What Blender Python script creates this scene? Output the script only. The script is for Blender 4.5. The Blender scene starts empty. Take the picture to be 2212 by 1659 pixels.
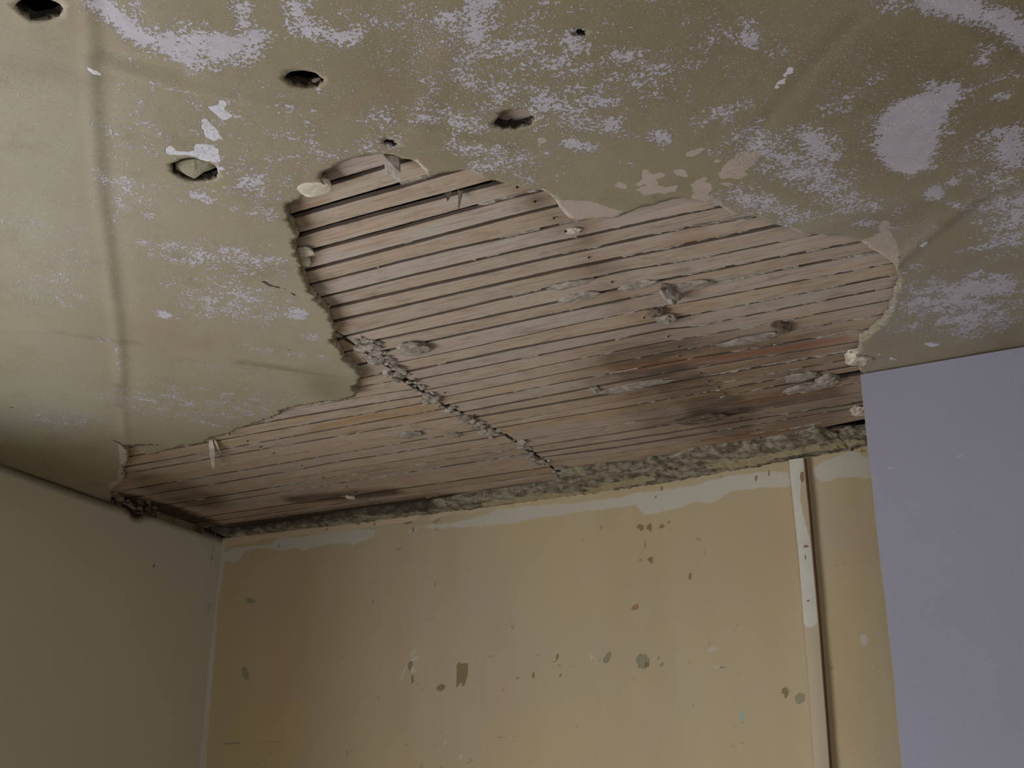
import bpy, bmesh, math, random
import numpy as np
from mathutils import Vector, Matrix, noise, geometry

C = bpy.context.scene.collection
scene = bpy.context.scene
random.seed(7)
rng = np.random.default_rng(7)

# ------------------------------------------------------------------ camera
# room axes: x along the back wall, y into the room depth, z up.  metres.
CAM = Vector((0.0, 0.0, 1.65))
F = 2561.07
CX, CY = 1106.0, 829.5
RM = np.array([[0.88330171, 0.46871301, 0.009285],
               [-0.16746425, 0.33396582, -0.92758965],
               [-0.43787421, 0.81778661, 0.37348525]])
cam_d = bpy.data.cameras.new('camera')
cam = bpy.data.objects.new('camera', cam_d)
C.objects.link(cam)
cam_d.sensor_fit = 'HORIZONTAL'
cam_d.sensor_width = 36.0
cam_d.lens = 36.0 * F / 2212.0
cam_d.clip_start = 0.02
rx, ry, rz = Vector(RM[0]), Vector(-RM[1]), Vector(-RM[2])
rot = Matrix((rx, ry, rz)).transposed()
cam.matrix_world = Matrix.Translation(CAM) @ rot.to_4x4()
scene.camera = cam

# ------------------------------------------------------------------ light
scene.view_settings.view_transform = 'Standard'
scene.view_settings.look = 'None'
scene.view_settings.gamma = 1.0
scene.view_settings.use_curve_mapping = False
scene.view_settings.exposure = -0.14

# overcast daylight outside, coming in by the left window and an added fill opening
w = bpy.data.worlds.new('overcast')
scene.world = w
w.use_nodes = True
nt = w.node_tree
nt.nodes.clear()
wo = nt.nodes.new('ShaderNodeOutputWorld')
wb = nt.nodes.new('ShaderNodeBackground')
wb.inputs['Color'].default_value = (0.90, 0.93, 1.0, 1)
wb.inputs['Strength'].default_value = 13.0
nt.links.new(wb.outputs[0], wo.inputs[0])

ZL = 2.35            # underside of the laths
TP = 0.012           # plaster thickness
ZP = ZL - TP         # underside of the ceiling plaster
XL = -1.86           # face of the left wall
XR = 2.7             # face of the right wall
YF = -2.1           # wall behind the viewpoint
WIN1 = (-0.35, 1.0, 0.9, 2.02)      # in the left wall: y0,y1,z0,z1
FILL_WIN = (0.6, 1.6, 0.35, 1.35)         # low unseen opening added in the front wall for fill light: x0,x1,z0,z1


def portal(name, loc, rot_e, sx, sy):
    l = bpy.data.lights.new(name, 'AREA')
    l.shape = 'RECTANGLE'
    l.size, l.size_y = sx, sy
    l.cycles.is_portal = True
    o = bpy.data.objects.new(name, l)
    o.location = loc
    o.rotation_euler = rot_e
    C.objects.link(o)


portal('window_and_fill_light', (XL - 0.12, (WIN1[0] + WIN1[1]) / 2, (WIN1[2] + WIN1[3]) / 2), (0, -math.pi / 2, 0), WIN1[3] - WIN1[2], WIN1[1] - WIN1[0])
portal('window_and_fill_light', ((FILL_WIN[0] + FILL_WIN[1]) / 2, YF - 0.14, (FILL_WIN[2] + FILL_WIN[3]) / 2), (math.pi / 2, 0, 0), FILL_WIN[1] - FILL_WIN[0], FILL_WIN[3] - FILL_WIN[2])  # fill light through the added front opening


# ------------------------------------------------------------------ survey
def ray(px, py):
    return RM.T @ np.array([(px - CX) / F, (py - CY) / F, 1.0])


def on_z(px, py, z=ZP):
    d = ray(px, py); d = d * ((z - CAM.z) / d[2])
    return (d[0] + CAM.x, d[1] + CAM.y)


def on_y(px, py, y=2.085):
    d = ray(px, py); d = d * ((y - CAM.y) / d[1])
    return (d[0] + CAM.x, d[2] + CAM.z)


def on_x(px, py, x=XL):
    d = ray(px, py); d = d * ((x - CAM.x) / d[0])
    return (d[1] + CAM.y, d[2] + CAM.z)


# the old back wall bows a little along its length
WBX = np.array([-2.69, -2.284, -1.675, -1.143, -0.76, -0.56, 0.5, 3]) * 0.7
WBY = np.array([2.935, 2.967, 3.001, 3.005, 2.967, 2.945, 2.94, 2.94]) * 0.7
def wall_y(x): return float(np.interp(x, WBX, WBY))


def on_back(px, py):
    y = 2.08
    for _ in range(6):
        x, z = on_y(px, py, y); y = wall_y(x)
    return (x, z)


# ------------------------------------------------------------------ mesh helpers
def link(name, me, mat, parent=None, kind=None):
    o = bpy.data.objects.new(name, me)
    C.objects.link(o)
    if mat: me.materials.append(mat)
    if parent: o.parent = parent
    if kind: o['kind'] = kind
    return o


def bm_obj(name, bm, mat, parent=None, kind=None, smooth=False):
    me = bpy.data.meshes.new(name)
    bmesh.ops.recalc_face_normals(bm, faces=bm.faces)
    bm.to_mesh(me); bm.free()
    if smooth:
        me.polygons.foreach_set('use_smooth', [True] * len(me.polygons))
    return link(name, me, mat, parent, kind)


def add_box(bm, x0, x1, y0, y1, z0, z1):
    vs = [bm.verts.new((x, y, z)) for x in (x0, x1) for y in (y0, y1) for z in (z0, z1)]
    for f in ((0, 1, 3, 2), (4, 6, 7, 5), (0, 4, 5, 1), (2, 3, 7, 6), (0, 2, 6, 4), (1, 5, 7, 3)):
        bm.faces.new([vs[i] for i in f])
    return vs


def tag(o, label, cat, group=None):
    o['label'] = label; o['category'] = cat
    if group: o['group'] = group


def fbm(p, sc, octv=4):
    return noise.fractal(Vector(p) * sc, 0.6, 2.0, octv)


def densify(poly, step, jit=0.0, closed=True, seed=0):
    """walk a polygon and add ragged in-between points"""
    out = []
    n = len(poly)
    for i in range(n if closed else n - 1):
        a = Vector(poly[i]); b = Vector(poly[(i + 1) % n])
        L = (b - a).length
        k = max(1, int(L / step))
        d = (b - a).normalized() if L > 1e-9 else Vector((0, 0))
        nrm = Vector((-d.y, d.x))
        for j in range(k):
            p = a + (b - a) * (j / k)
            if j and jit:
                q = Vector((p.x * 1.0, p.y * 1.0, seed))
                p = p + nrm * (jit * (fbm(q, 180, 3)) + jit * 0.6 * fbm(q, 500, 2))
            out.append((p.x, p.y))
    if not closed: out.append(tuple(poly[-1]))
    return out


def in_poly(P, poly):
    x, y = P[:, 0], P[:, 1]
    r = np.zeros(len(P), bool)
    q = np.array(poly); n = len(q)
    for i in range(n):
        x1, y1 = q[i]; x2, y2 = q[(i + 1) % n]
        if y1 == y2: continue
        c = ((y1 > y) != (y2 > y)) & (x < (x2 - x1) * (y - y1) / (y2 - y1) + x1)
        r ^= c
    return r


def seg_dist(P, poly, closed=True):
    q = np.array(poly); n = len(q)
    d = np.full(len(P), 1e9)
    for i in range(n if closed else n - 1):
        a = q[i]; b = q[(i + 1) % n]; ab = b - a
        t = np.clip(((P - a) @ ab) / max(ab @ ab, 1e-12), 0, 1)
        d = np.minimum(d, np.hypot(*(P - a - t[:, None] * ab).T))
    return d


def feather(shapes, gs=1.12, gf=2.4):
    return [tuple(sh[:-2]) + (sh[-2] * gs, sh[-1] * gf) for sh in shapes]


def paint(P, shapes, to_plane):
    """marks on a surface: each shape is placed in the plane of that surface (metres);
    returns a 0..1 density per vertex"""
    out = np.zeros(len(P))
    for sh in shapes:
        k = sh[0]
        if k == 'e':                       # ellipse cx cy rx ry angle strength soft
            _, cx, cy, a, b, ang, s, soft = sh
            ca, sa = math.cos(math.radians(ang)), math.sin(math.radians(ang))
            pts = [to_plane(cx + a * math.cos(t) * ca - b * math.sin(t) * sa, cy + a * math.cos(t) * sa + b * math.sin(t) * ca)
                   for t in np.linspace(0, 2 * math.pi, 18, endpoint=False)]
            closed = True; wdt = 0
        elif k == 'p':                     # polygon
            _, pp, s, soft = sh
            pts = [to_plane(*p) for p in pp]; closed = True; wdt = 0
        else:                              # stroke
            _, pp, wpx, s, soft = sh
            pts = [to_plane(*p) for p in pp]; closed = False
            m = pp[len(pp) // 2]
            a = np.array(to_plane(*m)); b = np.array(to_plane(m[0] + wpx * .7, m[1] + wpx * .7))
            wdt = np.hypot(*(b - a)) * 0.5
        q = np.array(pts)
        mg = soft + wdt + 0.01
        sel = np.where((P[:, 0] > q[:, 0].min() - mg) & (P[:, 0] < q[:, 0].max() + mg) & (P[:, 1] > q[:, 1].min() - mg) & (P[:, 1] < q[:, 1].max() + mg))[0]
        if not len(sel): continue
        Q = P[sel]
        d = seg_dist(Q, pts, closed)
        sd = np.where(in_poly(Q, pts), -d, d) if closed else d - wdt
        v = s * np.clip(0.5 - sd / max(soft, 1e-4), 0, 1)
        out[sel] = np.maximum(out[sel], v)
    return out


def set_attr(me, name, vals):
    a = me.attributes.new(name, 'FLOAT', 'POINT')
    a.data.foreach_set('value', np.asarray(vals, dtype=np.float32))


# ------------------------------------------------------------------ materials
class NT:
    def __init__(s, name):
        s.m = bpy.data.materials.new(name); s.m.use_nodes = True
        s.t = s.m.node_tree; s.t.nodes.clear()
        s.out = s.t.nodes.new('ShaderNodeOutputMaterial')
        s.b = s.t.nodes.new('ShaderNodeBsdfPrincipled')
        s.t.links.new(s.b.outputs[0], s.out.inputs[0])
        s.b.inputs['Roughness'].default_value = 0.85
        s.b.inputs['Specular IOR Level'].default_value = 0.25

    def n(s, t, **kw):
        x = s.t.nodes.new(t)
        for k, v in kw.items(): setattr(x, k, v)
        return x

    def l(s, a, b): s.t.links.new(a, b)

    def pos(s, scale=(1, 1, 1)):
        g = s.n('ShaderNodeNewGeometry'); m = s.n('ShaderNodeMapping')
        m.inputs['Scale'].default_value = scale
        s.l(g.outputs['Position'], m.inputs['Vector'])
        return m.outputs[0]

    def noise(s, scale, detail=4, rough=0.55, vec=None, dist=0.0):
        x = s.n('ShaderNodeTexNoise')
        x.inputs['Scale'].default_value = scale; x.inputs['Detail'].default_value = detail
        x.inputs['Roughness'].default_value = rough; x.inputs['Distortion'].default_value = dist
        s.l(vec if vec is not None else s.pos(), x.inputs['Vector'])
        return x.outputs['Fac']

    def attr(s, name):
        a = s.n('ShaderNodeAttribute'); a.attribute_name = name
        return a.outputs['Fac']

    def math(s, op, a, b=None, c=None):
        x = s.n('ShaderNodeMath', operation=op)
        for i, v in enumerate((a, b, c)):
            if v is None: continue
            if isinstance(v, (int, float)): x.inputs[i].default_value = v
            else: s.l(v, x.inputs[i])
        return x.outputs[0]

    def ramp(s, v, lo, hi, a=0.0, b=1.0):
        x = s.n('ShaderNodeMapRange'); x.interpolation_type = 'SMOOTHSTEP'
        s.l(v, x.inputs[0])
        for i, q in enumerate((lo, hi, a, b)): x.inputs[i + 1].default_value = q
        return x.outputs[0]

    def mix(s, f, a, b):
        x = s.n('ShaderNodeMix', data_type='RGBA')
        if isinstance(f, (int, float)): x.inputs[0].default_value = f
        else: s.l(f, x.inputs[0])
        for i, v in ((6, a), (7, b)):
            if isinstance(v, tuple): x.inputs[i].default_value = (*v, 1)
            else: s.l(v, x.inputs[i])
        return x.outputs[2]

    def color(s, c): s.l(c, s.b.inputs['Base Color'])

    def bump(s, h, dist=0.001, strength=1.0, nrm=None):
        x = s.n('ShaderNodeBump')
        x.inputs['Distance'].default_value = dist; x.inputs['Strength'].default_value = strength
        s.l(h, x.inputs['Height'])
        if nrm is not None: s.l(nrm, x.inputs['Normal'])
        s.l(x.outputs[0], s.b.inputs['Normal'])
        return x.outputs[0]


def srgb(r, g, b):
    f = lambda c: ((c / 255 + 0.055) / 1.055) ** 2.4 if c > 10 else c / 255 / 12.92
    return (f(r), f(g), f(b))


def mat_ceiling():
    t = NT('stripped distemper ceiling')
    big = t.noise(1.6, 3, 0.5)
    mid = t.noise(7, 4, 0.6, dist=0.6)
    base = t.mix(t.ramp(big, .35, .65), srgb(150, 140, 116), srgb(134, 122, 94))
    base = t.mix(t.math('MULTIPLY', t.ramp(mid, .45, .72), .55), base, srgb(144, 126, 104))
    base = t.mix(t.attr('brown'), base, srgb(92, 78, 50))
    base = t.mix(t.math('MULTIPLY', t.attr('pale'), .7), base, srgb(152, 153, 138))
    # flakes of white paint still clinging to the skim
    fl = t.attr('flake')
    n1 = t.noise(230, 3, 0.65, vec=t.pos((1, 1.0, 1)))
    n2 = t.noise(45, 4, 0.65)
    n3 = t.noise(520, 2, 0.6)
    n = t.math('ADD', t.math('ADD', t.math('MULTIPLY', n1, .45), t.math('MULTIPLY', n2, .33)), t.math('MULTIPLY', n3, .22))
    n = t.math('ADD', t.math('MULTIPLY', t.math('SUBTRACT', n, .5), 2.6), .5)
    k = t.math('ADD', n, t.math('MULTIPLY', t.math('POWER', fl, .8), .74))
    m1 = t.ramp(k, .88, 1.0)
    # tiny scattered specks
    sp = t.noise(420, 2, 0.6)
    dens = t.noise(5, 3, 0.6)
    k2 = t.math('ADD', sp, t.math('MULTIPLY', t.math('ADD', dens, t.math('MULTIPLY', fl, .25)), .25))
    m2 = t.ramp(k2, .765, .82)
    m = t.math('MAXIMUM', m1, t.math('MULTIPLY', m2, .75))
    spark = t.ramp(t.math('ADD', t.noise(600, 1, .5), t.math('MULTIPLY', fl, .10)), .775, .81)
    wh = t.mix(t.noise(60, 3), srgb(166, 160, 166), srgb(196, 190, 196))
    fine = t.noise(340, 3, .7)
    base = t.mix(t.math('MULTIPLY', t.ramp(fine, .5, .8), .35), base, srgb(176, 168, 152))
    base = t.mix(t.math('MULTIPLY', t.ramp(t.noise(17, 5, .7), .5, .75), .3), base, srgb(112, 98, 74))
    wh = t.mix(t.math('MULTIPLY', t.attr('brown'), .55), wh, srgb(128, 122, 126))  # flakes dimmed as well, painting in the light's falloff
    col = t.mix(t.math('MULTIPLY', m, .88), base, wh)
    col = t.mix(t.math('MULTIPLY', spark, .7), col, srgb(226, 222, 220))
    solid = t.attr('solid')
    sw = t.ramp(t.math('ADD', solid, t.math('MULTIPLY', t.math('SUBTRACT', t.noise(90, 4), .5), .5)), .42, .56)
    col = t.mix(sw, col, srgb(196, 191, 194))
    pe = t.ramp(t.math('ADD', t.attr('peach'), t.math('MULTIPLY', t.math('SUBTRACT', t.noise(90, 4), .5), .45)), .42, .56)
    col = t.mix(pe, col, srgb(172, 156, 142))
    # grime lines and cracks
    ck = t.ramp(t.math('ADD', t.attr('crack'), t.math('MULTIPLY', t.math('SUBTRACT', t.noise(140, 3), .5), .4)), .45, .6)
    col = t.mix(ck, col, srgb(70, 62, 52))
    # broken edge of the plaster
    rimc = t.mix(t.noise(80, 3), srgb(176, 162, 138), srgb(120, 108, 90))
    rimc = t.mix(t.attr('dark'), rimc, srgb(52, 44, 34))  # small-hole rims darkened: the shade inside put into the colour
    col = t.mix(t.attr('rim'), col, rimc)
    t.color(col)
    h = t.math('ADD', t.math('MULTIPLY', m, 1.0), t.math('MULTIPLY', t.noise(60, 4), .5))
    h = t.math('ADD', h, t.math('MULTIPLY', sw, .8))
    t.bump(h, .0009, .8)
    t.b.inputs['Roughness'].default_value = .7
    return t.m


def mat_wallback():
    t = NT('ochre distempered wall')
    streak = t.noise(6, 4, 0.6, vec=t.pos((1, 1, .18)))
    mid = t.noise(3, 3, 0.5)
    base = t.mix(t.ramp(mid, .3, .7), srgb(181, 163, 126), srgb(176, 161, 134))
    base = t.mix(t.math('MULTIPLY', t.ramp(streak, .4, .75), .5), base, srgb(172, 148, 110))
    spn = t.noise(38, 3, .7)
    base = t.mix(t.math('MULTIPLY', t.ramp(spn, .67, .74), .6), base, srgb(128, 116, 94))
    j = lambda a, sc, k, lo=.44, hi=.56: t.ramp(t.math('ADD', t.attr(a), t.math('MULTIPLY', t.math('SUBTRACT', t.noise(sc, 4, .6), .5), k)), lo, hi)
    col = t.mix(t.math('MULTIPLY', t.attr('warm'), .8), base, srgb(170, 144, 98))
    col = t.mix(t.math('MULTIPLY', j('raw', 30, .5), .8), col, srgb(196, 172, 142))
    col = t.mix(t.math('MULTIPLY', j('white', 36, .8, .30, .66), .8), col, srgb(186, 180, 166))
    col = t.mix(t.math('MULTIPLY', j('grey', 120, .7), .8), col, srgb(128, 124, 104))
    col = t.mix(t.math('MULTIPLY', j('olive', 120, .7), .85), col, srgb(120, 104, 66))
    col = t.mix(t.math('MULTIPLY', j('rust', 120, .7), .85), col, srgb(144, 106, 64))
    col = t.mix(t.math('MULTIPLY', j('aqua', 120, .5), .7), col, srgb(140, 168, 150))
    t.color(col)
    t.bump(t.math('ADD', t.noise(25, 4), t.math('MULTIPLY', t.attr('white'), .5)), .001, .5)
    t.b.inputs['Roughness'].default_value = .75
    return t.m


def mat_wallleft():
    t = NT('drab painted plaster wall')
    c = t.mix(t.ramp(t.noise(1.2, 3), .3, .7), srgb(186, 182, 162), srgb(180, 172, 150))
    sp = t.noise(30, 4, .7)
    c = t.mix(t.math('MULTIPLY', t.ramp(sp, .70, .78), .55), c, srgb(110, 98, 78))
    ck = t.ramp(t.math('ADD', t.attr('crack'), t.math('MULTIPLY', t.math('SUBTRACT', t.noise(90, 3), .5), .6)), .45, .6)
    c = t.mix(t.math('MULTIPLY', ck, .75), c, srgb(96, 84, 64))
    c = t.mix(t.attr('rim'), c, srgb(120, 108, 88))
    t.color(c)
    t.bump(t.noise(14, 4), .002, .5)
    return t.m


def mat_simple(name, a, b, sc=8, rough=.85, bsc=40, bd=.001):
    t = NT(name)
    t.color(t.mix(t.ramp(t.noise(sc, 5, .6), .35, .65), srgb(*a), srgb(*b)))
    t.bump(t.noise(bsc, 4, .6), bd, .7)
    t.b.inputs['Roughness'].default_value = rough
    return t.m


def mat_lath():
    t = NT('sawn lath wood')
    rnd = t.n('ShaderNodeObjectInfo').outputs['Random']
    tint = t.attr('tint')
    grain = t.noise(1, 5, .65, vec=t.pos((14, 260, 260)))
    grain2 = t.noise(1, 4, .6, vec=t.pos((5, 70, 70)))
    c = t.mix(tint, srgb(172, 156, 142), srgb(172, 150, 122))
    c = t.mix(t.math('MULTIPLY', t.ramp(t.noise(1, 4, .7, vec=t.pos((26, 45, 45))), .5, .72), .5), c, srgb(122, 104, 86))
    c = t.mix(t.math('MULTIPLY', t.ramp(grain2, .48, .78), .5), c, srgb(184, 146, 110))
    c = t.mix(t.math('MULTIPLY', t.ramp(grain, .46, .74), .6), c, srgb(112, 88, 66))
    # lime dust left by the plaster
    lime = t.noise(1, 4, .6, vec=t.pos((16, 50, 50)))
    c = t.mix(t.math('MULTIPLY', t.ramp(lime, .48, .7), .45), c, srgb(176, 166, 154))
    # soot and damp stains, plus rim shade painted along the hole's left edge
    st = t.ramp(t.math('ADD', t.math('MULTIPLY', t.attr('stain_shade'), 1.3), t.math('MULTIPLY', t.math('SUBTRACT', t.noise(1, 5, .7, vec=t.pos((13, 75, 75))), .5), 1.3)), .25, 1.25)
    c = t.mix(t.math('MULTIPLY', t.ramp(t.attr('stain_shade'), .05, .6), .6), c, t.mix(t.noise(1, 3, .6, vec=t.pos((9, 40, 40))), srgb(136, 106, 76), srgb(104, 84, 64)))
    c = t.mix(t.math('MULTIPLY', st, .92), c, srgb(50, 37, 26))
    c = t.mix(t.math('MULTIPLY', t.attr('amber'), .6), c, srgb(160, 124, 72))
    c = t.mix(t.math('MULTIPLY', t.attr('red'), .6), c, srgb(150, 88, 62))
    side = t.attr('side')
    c = t.mix(t.math('MULTIPLY', side, .8), c, srgb(54, 39, 30))  # side faces painted dark to carry the shade of the gaps
    t.color(c)
    t.bump(t.math('ADD', grain, grain2), .0006, .7)
    t.b.inputs['Roughness'].default_value = .8
    return t.m


M_CEIL = mat_ceiling()
M_BACK = mat_wallback()
M_LEFT = mat_wallleft()
M_LATH = mat_lath()
M_KEY = mat_simple('old lime and hair mortar', (158, 149, 136), (126, 115, 101), 90, .9, 260, .001)
M_DIRT = mat_simple('sooty mortar crumbs', (112, 98, 80), (74, 62, 50), 55, .95, 160, .0015)
M_PALE = mat_simple('pale lime plaster', (206, 194, 176), (176, 164, 144), 40, .9, 120, .001)
M_BROWNM = mat_simple('brown mortar', (122, 108, 92), (88, 74, 60), 55, .95, 160, .0012)
M_SKIM = mat_simple('khaki skim plaster', (142, 134, 112), (120, 112, 92), 40, .9, 120, .001)
M_DARKW = mat_simple('dark old timber', (62, 50, 40), (40, 32, 26), 12, .9)
M_BRICK = mat_simple('sooty rough masonry', (86, 74, 60), (46, 40, 34), 30, .95, 40, .006)
M_IRON = mat_simple('rusty iron', (70, 48, 36), (40, 30, 26), 200, .7)
M_FLOOR = mat_simple('dusty floor boards', (176, 170, 158), (150, 144, 132), 5, .8)
M_PLAIN = mat_simple('bare pinkish plaster', (214, 211, 202), (200, 197, 188), 3, .9)
M_WOODW = mat_simple('painted window wood', (220, 218, 208), (200, 198, 188), 9, .5)


# ------------------------------------------------------------------ ceiling
# outline of the fallen area, walked round on the underside of the plaster
HOLE_PX = [(693, 381), (695, 372), (701, 367), (719, 360), (742, 348), (752, 345), (777, 339), (800, 335), (815, 333), (835, 332), (853, 335), (886, 344), (899, 349), (911, 362), (924, 377), (932, 380), (950, 375),
           (967, 373), (988, 370), (1005, 367), (1020, 370), (1028, 376), (1042, 388), (1056, 389), (1071, 391), (1095, 397), (1119, 403), (1145, 410), (1173, 413), (1191, 425), (1204, 441), (1215, 458),
           (1227, 472), (1252, 479), (1265, 476), (1290, 475), (1323, 473), (1345, 466), (1368, 457), (1404, 447), (1440, 437), (1480, 429), (1505, 434), (1543, 441), (1556, 447), (1584, 465), (1614, 467),
           (1642, 471), (1665, 482), (1700, 492), (1743, 505), (1778, 506), (1829, 511), (1859, 521), (1887, 541), (1905, 549), (1930, 567), (1935, 577), (1943, 598), (1942, 622), (1931, 640), (1925, 668), (1915, 686),
           (1905, 701), (1880, 721), (1858, 736), (1855, 759), (1860, 778), (1858, 800)]
LEFT_PX = [(693, 381), (696, 390), (702, 403), (690, 413), (668, 416), (650, 421), (648, 430), (619, 439), (618, 455), (620, 472), (630, 485), (645, 508), (633, 515), (640, 535), (645, 560), (650, 588), (648, 594), (663, 616),
           (673, 636), (681, 652), (696, 662), (711, 682), (716, 697), (727, 715), (722, 725), (715, 741), (733, 753), (741, 779), (761, 791), (778, 811), (776, 829), (763, 834), (768, 857), (752, 863), (701, 868),
           (655, 877), (635, 882), (615, 886), (595, 901), (565, 911), (539, 920), (506, 931), (486, 941), (458, 945), (443, 957), (397, 964), (330, 983), (316, 985), (308, 969), (278, 963), (262, 962), (272, 972), (276, 985), (274, 1002),
           (266, 1010), (263, 1022), (266, 1038), (250, 1050), (238, 1062), (236, 1082)]
hole = [on_z(*p) for p in HOLE_PX]
left = [on_z(*p) for p in LEFT_PX]
# close the fallen area along the back of the room (behind the sheet of plasterboard)
bx, by = hole[-1]
back_right = [(bx + .012, 1.78), (bx + .05, 1.86), (bx + .02, 1.95), (bx + .06, 2.2)]
lx, ly = left[-1]
back_left = [(XL - .02, ly + .02), (XL - .02, 2.2)]
hole_poly = densify(hole + back_right, .006, .0035, closed=False, seed=1)
left_poly = densify([hole[0]] + left[1:] + back_left, .005, .006, closed=False, seed=2)
big_hole = hole_poly + left_poly[::-1][:-1]


def blob_px(cx, cy, a, b, ang, seed, r=.12):
    out = []
    for i in range(30):
        t = 2 * math.pi * i / 30
        k = 1 + r * fbm((math.cos(t) * 1.3 + seed * 7.1, math.sin(t) * 1.3, seed), 1.2, 3) * 2
        x, y = a * math.cos(t) * k, b * math.sin(t) * k
        ca, sa = math.cos(math.radians(ang)), math.sin(math.radians(ang))
        out.append(on_z(cx + x * ca - y * sa, cy + x * sa + y * ca))
    return out


small_holes = [blob_px(86, 17, 50, 26, 8, 1, .08), blob_px(657, 171, 43, 18, 6, 2, .06), blob_px(1112, 261, 42, 22, -8, 3, .12), blob_px(421, 366, 51, 24, 8, 4, .07),
               blob_px(844, 308, 14, 7, 10, 5, .25), blob_px(1254, 70, 11, 7, 10, 6, .2)]

# undulations of the old ceiling: seams between sheets of lining, dents, bulges (metres)
RIDGES = [([(190, 0), (197, 120), (207, 260), (216, 420), (232, 520), (246, 650), (256, 740), (262, 850), (270, 960), (274, 1010)], .010, -.0032),
          ([(213, 0), (214, 150), (224, 270), (240, 420), (252, 520), (268, 640), (282, 740), (285, 850)], .02, .0018),
          ([(0, 705), (120, 716), (245, 740), (390, 765), (520, 782), (640, 800), (760, 812)], .009, -.0035),
          ([(0, 740), (245, 765), (390, 790), (520, 808), (640, 822)], .022, .0025),
          ([(195, 140), (260, 150), (330, 170), (420, 190), (520, 212), (640, 232), (760, 245), (900, 275), (1100, 325)], .008, -.0028),
          ([(240, 120), (330, 140), (390, 150)], .012, .004),
          ([(250, 520), (400, 545), (560, 565), (700, 600)], .02, .002),
          ([(430, 600), (560, 580), (650, 600)], .03, .0018),
          ([(500, 420), (600, 470), (640, 540)], .03, -.002),
          ([(900, 300), (930, 210), (960, 100)], .02, -.0018),
          ([(1900, 600), (1990, 520), (2110, 430), (2212, 380)], .012, -.003),
          ([(1600, 330), (1740, 160), (1860, 40)], .012, .0018),
          ([(2000, 10), (2100, 40), (2212, 110)], .012, .003)]
FOLDS = [on_z(300, 130), on_z(360, 155)]


def ceil_dz(P):
    z = np.zeros(len(P))
    for px, wd, h in RIDGES:
        d = seg_dist(P, [on_z(*p) for p in px], False)
        z += .62 * h * np.exp(-(d / (wd * .72)) ** 2)
    for i in range(len(P)):
        v = Vector((P[i, 0], P[i, 1], 0))
        z[i] += .0025 * noise.noise(v * 3.1) + .0009 * noise.noise(v * 11) + .0004 * noise.noise(v * 45)
    return z


def cdt(outer, holes, step, box, coarse=None, jitter=.25):
    """triangulated plate with holes"""
    verts = [Vector(p) for p in outer]
    edges = [(i, (i + 1) % len(outer)) for i in range(len(outer))]
    allh = np.array([p for h in holes for p in h]) if holes else None
    for h in holes:
        o = len(verts)
        verts += [Vector(p) for p in h]
        edges += [(o + i, o + (i + 1) % len(h)) for i in range(len(h))]
    xs = np.arange(box[0], box[1], step); ys = np.arange(box[2], box[3], step)
    G = np.stack(np.meshgrid(xs, ys), -1).reshape(-1, 2)
    G = G + rng.uniform(-jitter, jitter, G.shape) * step
    if coarse:
        xs = np.arange(min(p[0] for p in outer), max(p[0] for p in outer), coarse); ys = np.arange(min(p[1] for p in outer), max(p[1] for p in outer), coarse)
        K = np.stack(np.meshgrid(xs, ys), -1).reshape(-1, 2) + coarse / 2
        K = K[~((K[:, 0] > box[0] - coarse / 2) & (K[:, 0] < box[1] + coarse / 2) & (K[:, 1] > box[2] - coarse / 2) & (K[:, 1] < box[3] + coarse / 2))]
        G = np.vstack([G, K])
    ok = in_poly(G, outer)
    for h in holes: ok &= ~in_poly(G, h)
    G = G[ok]
    near = np.zeros(len(G), bool)
    for h in [outer] + holes:
        q = np.array(h); m = step * .45
        sel = np.where((G[:, 0] > q[:, 0].min() - m) & (G[:, 0] < q[:, 0].max() + m) & (G[:, 1] > q[:, 1].min() - m) & (G[:, 1] < q[:, 1].max() + m))[0]
        if len(sel): near[sel] |= seg_dist(G[sel], h) < m
    G = G[~near]
    verts += [Vector(p) for p in G]
    vo, eo, fo, *_ = geometry.delaunay_2d_cdt(verts, edges, [], 0, 1e-7)
    V = np.array([(v.x, v.y) for v in vo])
    Ft = np.array([f[:3] for f in fo])
    cen = V[Ft].mean(1)
    ok = in_poly(cen, outer)
    for h in holes: ok &= ~in_poly(cen, h)
    return V, Ft[ok]


def plate(name, V, Ft, to3, thick_dir, steps, mat, rough=.0015, kind=None, parent=None):
    """turn a cut-out plate into a solid sheet with a rough broken edge.
    to3(V)-> Nx3 front surface; thick_dir: vector to the back"""
    used = np.unique(Ft); remap = -np.ones(len(V), int); remap[used] = np.arange(len(used))
    V = V[used]; Ft = remap[Ft]
    P = to3(V)
    from collections import Counter
    cnt = {}
    for f in Ft:
        for a, b in ((f[0], f[1]), (f[1], f[2]), (f[2], f[0])):
            cnt[(a, b)] = 1
    bd = [(a, b) for (a, b) in cnt if (b, a) not in cnt]
    verts = [tuple(p) for p in P]; faces = [tuple(f) for f in Ft]
    rim = [0.0] * len(verts)
    ring = {a: a for e in bd for a in e}
    td = Vector(thick_dir)
    for k in range(1, steps + 1):
        new = {}
        for a in ring:
            b0 = Vector(verts[a])
            p = b0 + td * (k / steps)
            n3 = Vector((fbm(p + Vector((3, 0, k)), 150, 3), fbm(p + Vector((0, 9, k)), 150, 3), fbm(p + Vector((7, 5, k)), 150, 3)))
            p = p + n3 * rough * (1 if k < steps else .6)
            new[a] = len(verts); verts.append(tuple(p)); rim.append(1.0)
        for a, b in bd:
            faces.append((ring[b], ring[a], new[a], new[b]))
        ring = new
    me = bpy.data.meshes.new(name)
    me.from_pydata(verts, [], faces)
    me.update()
    o = link(name, me, mat, parent, kind)
    n = len(V)
    return o, me, V, n, rim


WX0, WX1 = XL - .04, XR + .1
outer = [(WX0, YF - .1), (WX1, YF - .1), (WX1, 2.2), (big_hole[len(hole_poly) - 1][0] + .0, 2.2)]
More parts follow.
